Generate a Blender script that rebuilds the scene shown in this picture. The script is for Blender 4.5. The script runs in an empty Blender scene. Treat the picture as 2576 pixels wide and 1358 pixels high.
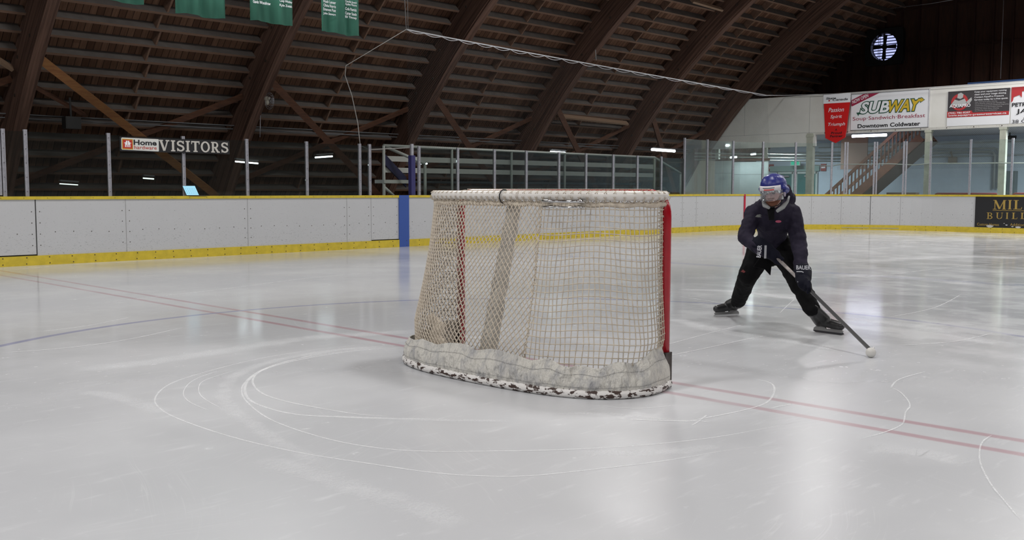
import bpy, bmesh, math, random
import numpy as np
from mathutils import Vector, Matrix
random.seed(7); rng = np.random.RandomState(3)
SC = bpy.context.scene
COL = SC.collection
V = Vector

# ------------------------------------------------------------------ camera
FPX, CX, CY, CAMH = 2491.4, 1288.0, 679.0, 1.2231
PIT, YAW, ROLL = 0.0807, 0.7777, 0.0019
_F = V((math.cos(PIT)*math.cos(YAW), math.cos(PIT)*math.sin(YAW), -math.sin(PIT)))
_R0 = V((math.sin(YAW), -math.cos(YAW), 0)); _U0 = _R0.cross(_F)
_R = _R0*math.cos(ROLL) + _U0*math.sin(ROLL); _U = _R.cross(_F)
_C = V((0, 0, CAMH))
cam = bpy.data.objects.new('camera', bpy.data.cameras.new('camera')); COL.objects.link(cam)
cam.data.sensor_width = 36.0; cam.data.lens = FPX/2576*36.0
cam.data.clip_start = .05; cam.data.clip_end = 300
cam.matrix_world = Matrix(((_R.x, _U.x, -_F.x, 0), (_R.y, _U.y, -_F.y, 0), (_R.z, _U.z, -_F.z, CAMH), (0, 0, 0, 1)))
cam.data.dof.use_dof = False
SC.camera = cam

# ------------------------------------------------------------------ world, exposure, arena lamps
SC.view_settings.view_transform = 'Standard'; SC.view_settings.look = 'None'
SC.view_settings.gamma = 1; SC.view_settings.exposure = 0.0; SC.view_settings.use_curve_mapping = False
w = bpy.data.worlds.new('world'); SC.world = w; w.use_nodes = True
w.node_tree.nodes['Background'].inputs[0].default_value = (.55, .65, .9, 1)
w.node_tree.nodes['Background'].inputs[1].default_value = .03
LAMP_W = 680.0
LAMP_POS = [(x, y, 7.3) for x in (-13.5, -6.5, .6, 7.9, 16.5, 25.0) for y in (-3.5, 4.7, 12.85)] + [(29.6, 7.6, 7.3), (29.6, 5.4, 7.3), (29.6, 1.5, 7.3)]  # final three are unseen lamps added to brighten the sign wall
SC.cycles.max_bounces = 5; SC.cycles.diffuse_bounces = 3; SC.cycles.glossy_bounces = 2
SC.cycles.transparent_max_bounces = 16; SC.cycles.transmission_bounces = 3
SC.cycles.use_denoising = True; SC.cycles.sample_clamp_indirect = 6
SC.cycles.caustics_reflective = False; SC.cycles.caustics_refractive = False
SC.cycles.use_adaptive_sampling = True; SC.cycles.adaptive_threshold = .022

def at(x, y, ax, val):
    "where the sight line through photo pixel (x, y) meets the plane axis = val"
    D = _F + _R*((x-CX)/FPX) - _U*((y-CY)/FPX)
    return _C + D*((val - _C[ax])/D[ax])
def gr(x, y): return at(x, y, 2, 0.0)
def atd(x, y, d): return _C + (_F + _R*((x-CX)/FPX) - _U*((y-CY)/FPX))*d
def px(P):
    q = V(P) - _C; d = q.dot(_F)
    return CX + FPX*q.dot(_R)/d, CY - FPX*q.dot(_U)/d

# ------------------------------------------------------------------ materials
def nd(nt, t, **k):
    n = nt.nodes.new(t)
    for a, b in k.items(): setattr(n, a, b)
    return n
def base_mat(name):
    m = bpy.data.materials.new(name); m.use_nodes = True
    nt = m.node_tree; return m, nt, nt.nodes['Principled BSDF'], nt.links.new
def rgb(c): return (c[0], c[1], c[2], 1)
def mat(name, c, rough=.5, metal=0., bdist=.02, vscale=6., c2=None, stretch=(1, 1, 1), bump=0., bscale=30., emit=None, es=1., spec=None, thr=None, alpha=None):
    m, nt, b, L = base_mat(name)
    b.inputs['Base Color'].default_value = rgb(c); b.inputs['Roughness'].default_value = rough; b.inputs['Metallic'].default_value = metal
    if spec is not None: b.inputs['Specular IOR Level'].default_value = spec
    if emit: b.inputs['Emission Color'].default_value = rgb(emit); b.inputs['Emission Strength'].default_value = es
    if c2 is not None or bump:
        tc = nd(nt, 'ShaderNodeTexCoord'); mp = nd(nt, 'ShaderNodeMapping'); mp.inputs['Scale'].default_value = stretch
        L(tc.outputs['Object'], mp.inputs['Vector'])
    if c2 is not None:
        n = nd(nt, 'ShaderNodeTexNoise'); n.inputs['Scale'].default_value = vscale; n.inputs['Detail'].default_value = 6; n.inputs['Roughness'].default_value = .6
        L(mp.outputs[0], n.inputs['Vector'])
        r = nd(nt, 'ShaderNodeValToRGB'); lo, hi = thr or (.35, .65)
        r.color_ramp.elements[0].position = lo; r.color_ramp.elements[1].position = hi
        r.color_ramp.elements[0].color = rgb(c); r.color_ramp.elements[1].color = rgb(c2)
        L(n.outputs['Fac'], r.inputs[0]); L(r.outputs[0], b.inputs['Base Color'])
    if bump:
        n2 = nd(nt, 'ShaderNodeTexNoise'); n2.inputs['Scale'].default_value = bscale; n2.inputs['Detail'].default_value = 5
        bp = nd(nt, 'ShaderNodeBump'); bp.inputs['Strength'].default_value = bump; bp.inputs['Distance'].default_value = bdist
        L(mp.outputs[0], n2.inputs['Vector']); L(n2.outputs['Fac'], bp.inputs['Height']); L(bp.outputs[0], b.inputs['Normal'])
    return m
def mth(nt, op, a, b=None, c=None, clamp=False):
    n = nd(nt, 'ShaderNodeMath', operation=op); n.use_clamp = clamp
    for i, x in enumerate((a, b, c)):
        if x is None: continue
        if isinstance(x, (int, float)): n.inputs[i].default_value = x
        else: nt.links.new(x, n.inputs[i])
    return n.outputs[0]
def mixc(nt, fac, a, b):
    n = nd(nt, 'ShaderNodeMix', data_type='RGBA')
    for s, x in (('A', a), ('B', b)):
        i = [k for k in n.inputs if k.name == s and k.type == 'RGBA'][0]
        if isinstance(x, tuple): i.default_value = rgb(x)
        else: nt.links.new(x, i)
    if isinstance(fac, (int, float)): n.inputs[0].default_value = fac
    else: nt.links.new(fac, n.inputs[0])
    return [k for k in n.outputs if k.type == 'RGBA'][0]
def noise(nt, vec, scale, detail=4, rough=.55):
    n = nd(nt, 'ShaderNodeTexNoise'); n.inputs['Scale'].default_value = scale; n.inputs['Detail'].default_value = detail; n.inputs['Roughness'].default_value = rough
    nt.links.new(vec, n.inputs['Vector']); return n.outputs['Fac']
def sstep(nt, x, lo, hi):
    n = nd(nt, 'ShaderNodeMapRange', interpolation_type='SMOOTHSTEP')
    nt.links.new(x, n.inputs[0]); n.inputs[1].default_value = lo; n.inputs[2].default_value = hi
    return n.outputs[0]
def mapv(nt, vec, sc):
    mp = nd(nt, 'ShaderNodeMapping'); mp.inputs['Scale'].default_value = sc; nt.links.new(vec, mp.inputs['Vector']); return mp.outputs[0]

YC, ZC = 4.66, -9.40                                  # centre of the arched roof
LINE_X, CIRC_Y, CIRC_R, BLUE_X = 5.03, 4.62, 4.3185, 13.7875

def ice_material():
    m, nt, b, L = base_mat('ice')
    tc = nd(nt, 'ShaderNodeTexCoord'); vec = tc.outputs['Object']
    sx = nd(nt, 'ShaderNodeSeparateXYZ'); L(vec, sx.inputs[0]); X, Y = sx.outputs[0], sx.outputs[1]
    wob = mth(nt, 'MULTIPLY', mth(nt, 'SUBTRACT', noise(nt, vec, 1.3, 2), .5), .02)
    def band(d, half, soft): return mth(nt, 'SUBTRACT', 1.0, sstep(nt, mth(nt, 'ABSOLUTE', mth(nt, 'ADD', d, wob)), half, half+soft))
    l1 = band(mth(nt, 'SUBTRACT', X, LINE_X-.137), .018, .03); l2 = band(mth(nt, 'SUBTRACT', X, LINE_X+.137), .018, .03)
    red = mth(nt, 'MAXIMUM', l1, l2)
    dx = mth(nt, 'SUBTRACT', X, LINE_X); dy = mth(nt, 'SUBTRACT', Y, CIRC_Y)
    rr = mth(nt, 'SQRT', mth(nt, 'ADD', mth(nt, 'MULTIPLY', dx, dx), mth(nt, 'MULTIPLY', dy, dy)))
    ring = band(mth(nt, 'SUBTRACT', rr, CIRC_R), .02, .035)
    blue = band(mth(nt, 'SUBTRACT', X, BLUE_X), .10, .08)
    goal = band(mth(nt, 'SUBTRACT', X, 26.9), .02, .03)
    fade = sstep(nt, noise(nt, vec, 1.1, 5), .25, .6)
    n1 = noise(nt, vec, .45, 5); n2 = noise(nt, vec, 9, 8, .7); n3 = noise(nt, mapv(nt, vec, (1, 5, 1)), 3, 6, .65)
    frost = sstep(nt, n1, .40, .68)
    c = mixc(nt, frost, (.535, .545, .565), (.625, .635, .655))
    c = mixc(nt, mth(nt, 'MULTIPLY', sstep(nt, n3, .55, .75), .35), c, (.80, .81, .83))
    c = mixc(nt, mth(nt, 'MULTIPLY', sstep(nt, n2, .62, .74), .5), c, (.88, .89, .90))
    c = mixc(nt, mth(nt, 'MULTIPLY', mth(nt, 'MAXIMUM', red, goal), mth(nt, 'MULTIPLY_ADD', fade, .25, .33)), c, (.40, .17, .21))
    bl = mth(nt, 'MAXIMUM', ring, mth(nt, 'MULTIPLY', blue, .55))
    c = mixc(nt, mth(nt, 'MULTIPLY', bl, mth(nt, 'MULTIPLY_ADD', fade, .2, .58)), c, (.27, .28, .45))
    # worn, wet and snowy patches to the right of the skater
    nb = noise(nt, mapv(nt, vec, (1.0, .8, 1)), 1.7, 7, .6)
    wx = mth(nt, 'MULTIPLY', sstep(nt, X, 6.3, 8.8), mth(nt, 'SUBTRACT', 1, sstep(nt, mth(nt, 'SUBTRACT', Y, mth(nt, 'MULTIPLY', X, .35)), 2.0, 4.5)))
    wet = mth(nt, 'SUBTRACT', 1, sstep(nt, nb, .40, .50))
    c = mixc(nt, mth(nt, 'MULTIPLY', mth(nt, 'MULTIPLY', sstep(nt, nb, .47, .60), wx), .55), c, (.84, .85, .87))
    c = mixc(nt, mth(nt, 'MULTIPLY', mth(nt, 'MULTIPLY', wet, wx), .40), c, (.50, .51, .52))
    # fine skate scratches in several directions
    scr = None
    for k, (ang, sc) in enumerate(((.3, 2.2), (1.1, 2.7), (2.0, 1.9), (2.7, 2.4))):
        rt = nd(nt, 'ShaderNodeVectorRotate', rotation_type='Z_AXIS'); rt.inputs['Angle'].default_value = ang; L(vec, rt.inputs['Vector'])
        dist = nd(nt, 'ShaderNodeTexNoise'); dist.inputs['Scale'].default_value = .5; L(rt.outputs[0], dist.inputs['Vector'])
        ad = nd(nt, 'ShaderNodeVectorMath', operation='MULTIPLY_ADD'); L(dist.outputs['Color'], ad.inputs[0]); ad.inputs[1].default_value = (.5, .5, 0); L(rt.outputs[0], ad.inputs[2])
        q = noise(nt, mapv(nt, ad.outputs[0], (.25, 9*sc, 1)), 1.0, 3, .5)
        ln = mth(nt, 'SUBTRACT', 1, sstep(nt, mth(nt, 'ABSOLUTE', mth(nt, 'SUBTRACT', q, .5)), .002, .008))
        gate = sstep(nt, noise(nt, mapv(nt, ad.outputs[0], (.5, .9, 1)), .8+.2*k, 2), .56, .66)
        ln = mth(nt, 'MULTIPLY', ln, gate); scr = ln if scr is None else mth(nt, 'MAXIMUM', scr, ln)
    c = mixc(nt, mth(nt, 'MULTIPLY', scr, .10), c, (.93, .94, .95))
    L(c, b.inputs['Base Color'])
    b.inputs['IOR'].default_value = 1.25
    ddx = mth(nt, 'SUBTRACT', X, 2.6); ddy = mth(nt, 'SUBTRACT', Y, 2.0)
    worn = mth(nt, 'SUBTRACT', 1, sstep(nt, mth(nt, 'SQRT', mth(nt, 'ADD', mth(nt, 'MULTIPLY', ddx, ddx), mth(nt, 'MULTIPLY', ddy, ddy))), 3.2, 6.8))
    r = mth(nt, 'ADD', mth(nt, 'MULTIPLY', frost, .05), mth(nt, 'MULTIPLY_ADD', worn, .165, .11))
    r = mth(nt, 'ADD', r, mth(nt, 'MULTIPLY', sstep(nt, n2, .6, .75), .15)); L(r, b.inputs['Roughness'])
    bp = nd(nt, 'ShaderNodeBump'); bp.inputs['Strength'].default_value = .05; bp.inputs['Distance'].default_value = .01
    L(mth(nt, 'ADD', noise(nt, vec, 5, 3), mth(nt, 'MULTIPLY', scr, .08)), bp.inputs['Height']); L(bp.outputs[0], b.inputs['Normal'])
    return m

def board_material(name='white_board', col=(.50, .505, .515), dens=1.):
    m, nt, b, L = base_mat(name)
    tc = nd(nt, 'ShaderNodeTexCoord'); vec = tc.outputs['Object']
    sx = nd(nt, 'ShaderNodeSeparateXYZ'); L(vec, sx.inputs[0]); Z = sx.outputs[2]
    low = mth(nt, 'SUBTRACT', 1, sstep(nt, Z, .15, .95))
    s1 = noise(nt, mapv(nt, vec, (1, 1, 1.6)), 26, 3, .6); s2 = noise(nt, mapv(nt, vec, (.6, .6, 2)), 60, 2, .5)
    a = sstep(nt, mth(nt, 'ADD', s1, mth(nt, 'MULTIPLY', low, .065*dens)), .68, .75)
    bb = sstep(nt, mth(nt, 'ADD', s2, mth(nt, 'MULTIPLY', low, .05*dens)), .69, .74)
    c = mixc(nt, noise(nt, vec, 1.7, 5), tuple(x*.97 for x in col), tuple(min(1, x*1.03) for x in col))
    c = mixc(nt, mth(nt, 'MULTIPLY', mth(nt, 'MAXIMUM', a, bb), .5), c, (.18, .19, .20))
    L(c, b.inputs['Base Color']); b.inputs['Roughness'].default_value = .42; b.inputs['Specular IOR Level'].default_value = .3
    return m

def wood_arch(name, ca, cb, dust=None):
    "timber whose grain follows the arch: streaks by radius"
    m, nt, b, L = base_mat(name)
    g = nd(nt, 'ShaderNodeNewGeometry'); sx = nd(nt, 'ShaderNodeSeparateXYZ'); L(g.outputs['Position'], sx.inputs[0])
    y = mth(nt, 'SUBTRACT', sx.outputs[1], YC); z = mth(nt, 'SUBTRACT', sx.outputs[2], ZC)
    r = mth(nt, 'SQRT', mth(nt, 'ADD', mth(nt, 'MULTIPLY', y, y), mth(nt, 'MULTIPLY', z, z)))
    t = mth(nt, 'ARCTAN2', z, y)
    cb_ = nd(nt, 'ShaderNodeCombineXYZ'); L(mth(nt, 'MULTIPLY', r, 16), cb_.inputs[0]); L(mth(nt, 'MULTIPLY', t, 9), cb_.inputs[1]); L(mth(nt, 'MULTIPLY', sx.outputs[0], 14), cb_.inputs[2])
    f = noise(nt, cb_.outputs[0], 1, 6, .65)
    lam = mth(nt, 'FRACT', mth(nt, 'MULTIPLY', r, 7.5)); gap = mth(nt, 'LESS_THAN', lam, .06)
    c = mixc(nt, sstep(nt, f, .3, .7), ca, cb); c = mixc(nt, mth(nt, 'MULTIPLY', gap, .55), c, tuple(x*.3 for x in ca))
    L(c, b.inputs['Base Color']); b.inputs['Roughness'].default_value = .75; b.inputs['Specular IOR Level'].default_value = .2
    return m
def deck_material():
    m, nt, b, L = base_mat('roof_deck')
    g = nd(nt, 'ShaderNodeNewGeometry'); sx = nd(nt, 'ShaderNodeSeparateXYZ'); L(g.outputs['Position'], sx.inputs[0])
    y = mth(nt, 'SUBTRACT', sx.outputs[1], YC); z = mth(nt, 'SUBTRACT', sx.outputs[2], ZC); t = mth(nt, 'ARCTAN2', z, y)
    u = mth(nt, 'DIVIDE', sx.outputs[0], .145); cell = mth(nt, 'FLOOR', u); fr = mth(nt, 'FRACT', u)
    row = mth(nt, 'FLOOR', mth(nt, 'ADD', mth(nt, 'MULTIPLY', t, 6.), mth(nt, 'MULTIPLY', cell, .37)))
    wn = nd(nt, 'ShaderNodeTexWhiteNoise', noise_dimensions='2D'); cb_ = nd(nt, 'ShaderNodeCombineXYZ'); L(cell, cb_.inputs[0]); L(row, cb_.inputs[1]); L(cb_.outputs[0], wn.inputs['Vector'])
    gap = mth(nt, 'MAXIMUM', mth(nt, 'LESS_THAN', fr, .07), mth(nt, 'GREATER_THAN', fr, .97))
    gv = nd(nt, 'ShaderNodeCombineXYZ'); L(mth(nt, 'MULTIPLY', sx.outputs[0], 30), gv.inputs[0]); L(mth(nt, 'MULTIPLY', t, 30), gv.inputs[1])
    f = noise(nt, gv.outputs[0], 1, 5, .6)
    c = mixc(nt, wn.outputs['Value'], (.12, .060, .038), (.27, .150, .095))
    c = mixc(nt, mth(nt, 'MULTIPLY', sstep(nt, f, .35, .75), .5), c, (.07, .038, .026))
    c = mixc(nt, mth(nt, 'MULTIPLY', gap, .8), c, (.012, .007, .005))
    L(c, b.inputs['Base Color']); b.inputs['Roughness'].default_value = .8; b.inputs['Specular IOR Level'].default_value = .15
    return m
def purlin_material():
    "brown plank, grey dust lying on its upward side"
    m, nt, b, L = base_mat('purlin_wood')
    g = nd(nt, 'ShaderNodeNewGeometry'); sn = nd(nt, 'ShaderNodeSeparateXYZ'); L(g.outputs['True Normal'], sn.inputs[0])
    f = noise(nt, mapv(nt, g.outputs['Position'], (1.2, 14, 14)), 1, 6, .65)
    wood = mixc(nt, f, (.13, .075, .052), (.28, .18, .13))
    dust = mixc(nt, noise(nt, g.outputs['Position'], 5, 5), (.105, .092, .085), (.185, .168, .155))
    L(mixc(nt, sstep(nt, sn.outputs[2], .25, .45), wood, dust), b.inputs['Base Color'])
    b.inputs['Roughness'].default_value = .85; b.inputs['Specular IOR Level'].default_value = .1
    return m
def glass_material(name, tint, haze, hazecol=(.5, .55, .53), refl=.8):
    m = bpy.data.materials.new(name); m.use_nodes = True; nt = m.node_tree; L = nt.links.new
    nt.nodes.remove(nt.nodes['Principled BSDF']); out = nt.nodes['Material Output']
    tr = nd(nt, 'ShaderNodeBsdfTransparent'); tr.inputs[0].default_value = rgb(tint)
    gl = nd(nt, 'ShaderNodeBsdfGlossy'); gl.inputs['Roughness'].default_value = .03; gl.inputs[0].default_value = (.9, .95, .93, 1)
    df = nd(nt, 'ShaderNodeBsdfDiffuse'); df.inputs[0].default_value = rgb(hazecol)
    fr = nd(nt, 'ShaderNodeFresnel'); fr.inputs[0].default_value = 1.42
    tc = nd(nt, 'ShaderNodeTexCoord')
    hz = mth(nt, 'MULTIPLY', mth(nt, 'MULTIPLY_ADD', noise(nt, mapv(nt, tc.outputs['Object'], (1.5, 1.5, 4)), 1.2, 6, .7), 1.3, .35), haze)
    m1 = nd(nt, 'ShaderNodeMixShader'); L(hz, m1.inputs[0]); L(tr.outputs[0], m1.inputs[1]); L(df.outputs[0], m1.inputs[2])
    m2 = nd(nt, 'ShaderNodeMixShader'); L(mth(nt, 'MULTIPLY', fr.outputs[0], refl), m2.inputs[0]); L(m1.outputs[0], m2.inputs[1]); L(gl.outputs[0], m2.inputs[2])
    L(m2.outputs[0], out.inputs['Surface']); return m
def netting_material():
    m = bpy.data.materials.new('netting'); m.use_nodes = True; nt = m.node_tree; L = nt.links.new
    nt.nodes.remove(nt.nodes['Principled BSDF']); out = nt.nodes['Material Output']
    uv = nd(nt, 'ShaderNodeUVMap'); sx = nd(nt, 'ShaderNodeSeparateXYZ'); L(uv.outputs[0], sx.inputs[0])
    p = mth(nt, 'FRACT', mth(nt, 'DIVIDE', mth(nt, 'ADD', sx.outputs[0], sx.outputs[1]), .06)); q = mth(nt, 'FRACT', mth(nt, 'DIVIDE', mth(nt, 'SUBTRACT', sx.outputs[0], sx.outputs[1]), .06))
    k = mth(nt, 'MAXIMUM', mth(nt, 'LESS_THAN', p, .045), mth(nt, 'LESS_THAN', q, .045))
    tr = nd(nt, 'ShaderNodeBsdfTransparent'); df = nd(nt, 'ShaderNodeBsdfDiffuse'); df.inputs[0].default_value = (.05, .05, .05, 1)
    mx = nd(nt, 'ShaderNodeMixShader'); L(k, mx.inputs[0]); L(tr.outputs[0], mx.inputs[1]); L(df.outputs[0], mx.inputs[2]); L(mx.outputs[0], out.inputs['Surface']); return m
def snow_material(name, dens, edge, ew=.42):
    "shaved ice lying on the sheet: broken up by noise, soft at its edges (UV across the ribbon)"
    m = bpy.data.materials.new(name); m.use_nodes = True; nt = m.node_tree; L = nt.links.new
    nt.nodes.remove(nt.nodes['Principled BSDF']); out = nt.nodes['Material Output']
    uv = nd(nt, 'ShaderNodeUVMap'); sx = nd(nt, 'ShaderNodeSeparateXYZ'); L(uv.outputs[0], sx.inputs[0])
    e = mth(nt, 'SUBTRACT', 1, mth(nt, 'ABSOLUTE', mth(nt, 'MULTIPLY_ADD', sx.outputs[1], 2, -1)))
    en = mth(nt, 'SUBTRACT', 1, mth(nt, 'ABSOLUTE', mth(nt, 'MULTIPLY_ADD', sx.outputs[0], 2, -1)))
    tc = nd(nt, 'ShaderNodeTexCoord')
    n = noise(nt, tc.outputs['Object'], edge, 8, .75); n2 = noise(nt, tc.outputs['Object'], edge*.12, 3)
    a = sstep(nt, mth(nt, 'ADD', mth(nt, 'MULTIPLY', sstep(nt, e, 0, .9), ew), mth(nt, 'ADD', mth(nt, 'MULTIPLY', n, .62), mth(nt, 'MULTIPLY', n2, .3))), .66+(ew-.42)*.6, 1.02+(ew-.42)*.6)
    a = mth(nt, 'MULTIPLY', mth(nt, 'MULTIPLY', a, sstep(nt, en, 0, .3)), dens)
    tr = nd(nt, 'ShaderNodeBsdfTransparent'); df = nd(nt, 'ShaderNodeBsdfDiffuse'); df.inputs[0].default_value = (.93, .94, .95, 1)
    mx = nd(nt, 'ShaderNodeMixShader'); L(a, mx.inputs[0]); L(tr.outputs[0], mx.inputs[1]); L(df.outputs[0], mx.inputs[2]); L(mx.outputs[0], out.inputs['Surface']); return m

M = {}
M['ice'] = ice_material(); M['board'] = board_material(); M['deck'] = deck_material(); M['purlin'] = purlin_material()
M['rib'] = wood_arch('rib_timber', (.060, .034, .026), (.17, .098, .072))
M['glass'] = glass_material('plexiglass', (.70, .73, .72), .010, (.4, .42, .41), .40); M['glass_far'] = glass_material('plexiglass_scuffed', (.86, .90, .89), .06, (.5, .54, .53), .45)
M['netting'] = netting_material()
M['snow'] = snow_material('shaved_snow', .30, 75, .34); M['mark'] = snow_material('blade_mark', .62, 60, .50)
M['yellow'] = mat('yellow_plastic', (.62, .47, .035), .4, c2=(.50, .38, .03), vscale=9, bump=.05)
M['screw'] = mat('dark_screw', (.05, .035, .025), .6)
M['gap'] = mat('dark_gap', (.02, .02, .02), .8)
M['seam'] = mat('grey_seam', (.30, .30, .30), .6)
M['blue'] = mat('blue_paint', (.035, .085, .33), .4)
M['redline'] = mat('red_paint_line', (.45, .02, .05), .4)
M['alu'] = mat('aluminium', (.46, .46, .50), .38, .55, c2=(.36, .36, .40), vscale=20)
M['concrete'] = mat('concrete', (.16, .155, .15), .8, c2=(.10, .10, .095), vscale=2)
M['white_wall'] = mat('painted_plywood', (.76, .75, .71), .6, c2=(.68, .67, .62), vscale=1.3, thr=(.4, .8))
M['trim_white'] = mat('trim_paint', (.60, .59, .55), .5, c2=(.36, .34, .31), vscale=14, thr=(.55, .75))
M['pale_wall'] = mat('pale_block_wall', (.50, .58, .68), .6, c2=(.46, .54, .63), vscale=1)
M['pale_ceiling'] = mat('pale_ceiling', (.50, .51, .52), .7)
M['post_green'] = mat('pale_green_post', (.50, .52, .43), .6, c2=(.42, .42, .36), vscale=8)
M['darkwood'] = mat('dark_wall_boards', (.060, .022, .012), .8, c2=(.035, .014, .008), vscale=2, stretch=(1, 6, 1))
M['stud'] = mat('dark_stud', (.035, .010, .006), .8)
M['brace_light'] = mat('new_brace_timber', (.36, .17, .06), .7, c2=(.26, .11, .045), vscale=4, stretch=(1, 6, 6))
M['brace'] = mat('brace_timber', (.15, .065, .036), .7, c2=(.09, .042, .026), vscale=4, stretch=(1, 6, 6))
M['stair'] = mat('stair_wood', (.30, .14, .08), .6, c2=(.22, .10, .06), vscale=5)
M['pale_paint'] = mat('pale_sheet', (.62, .72, .71), .55, c2=(.58, .68, .67), vscale=2)
M['cream'] = mat('cream_sheet', (.78, .76, .64), .6)
M['black'] = mat('black_paint', (.012, .012, .012), .5)
M['sign_white'] = mat('sign_white', (.82, .83, .86), .25)
M['tube'] = mat('tube_light', (1, 1, 1), .3, emit=(.82, .93, 1.0), es=9)
M['tube_bright'] = mat('bright_tube_light', (1, 1, 1), .3, emit=(.72, .76, 1.0), es=16)
M['tube_reflection'] = mat('reflected_tube_glow', (1, 1, 1), .3, emit=(.85, 1.0, .92), es=2.2)  # glow of lamp reflections in the low glass, put into tubes
M['fixture'] = mat('fixture_grey', (.12, .12, .12), .5)
M['pipe_pale'] = mat('pale_pipe', (.38, .41, .38), .5)
M['eave_pipe'] = mat('eave_pipe', (.15, .155, .165), .5)
M['bench_white'] = mat('bench_white', (.42, .43, .40), .6)
M['navy'] = mat('navy_paint', (.006, .007, .045), .45)
M['purple'] = mat('blue_pad', (.022, .020, .11), .5)
M['goal_red'] = mat('goal_red', (.40, .008, .018), .22, c2=(.33, .006, .014), vscale=8)
M['goal_white'] = mat('goal_white', (.70, .67, .63), .35, c2=(.45, .40, .35), vscale=14, thr=(.55, .8))
M['rust'] = mat('chipped_white_paint', (.74, .72, .70), .5, c2=(.045, .022, .016), vscale=20, thr=(.515, .54), stretch=(1, 1, 2.6), bump=.3, bscale=40)
M['bare'] = mat('bare_dark_metal', (.10, .085, .08), .5, .3, c2=(.05, .04, .035), vscale=20)
M['twine'] = mat('cream_twine', (.60, .53, .43), .9, c2=(.46, .40, .33), vscale=30)
M['twine_shaded'] = mat('shaded_twine', (.20, .18, .155), .9)  # backlit side of the net: shade put into the twine colour
M['canvas'] = mat('dirty_canvas', (.62, .60, .55), .8, c2=(.36, .36, .37), vscale=13, thr=(.47, .70), bump=1., bdist=.06, bscale=20, stretch=(1, 1, .5))
M['pad'] = mat('grey_padding', (.50, .48, .44), .85, c2=(.40, .385, .36), vscale=10, bump=.6, bscale=12)
M['chrome'] = mat('bright_metal', (.6, .6, .6), .15, 1.0)

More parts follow.
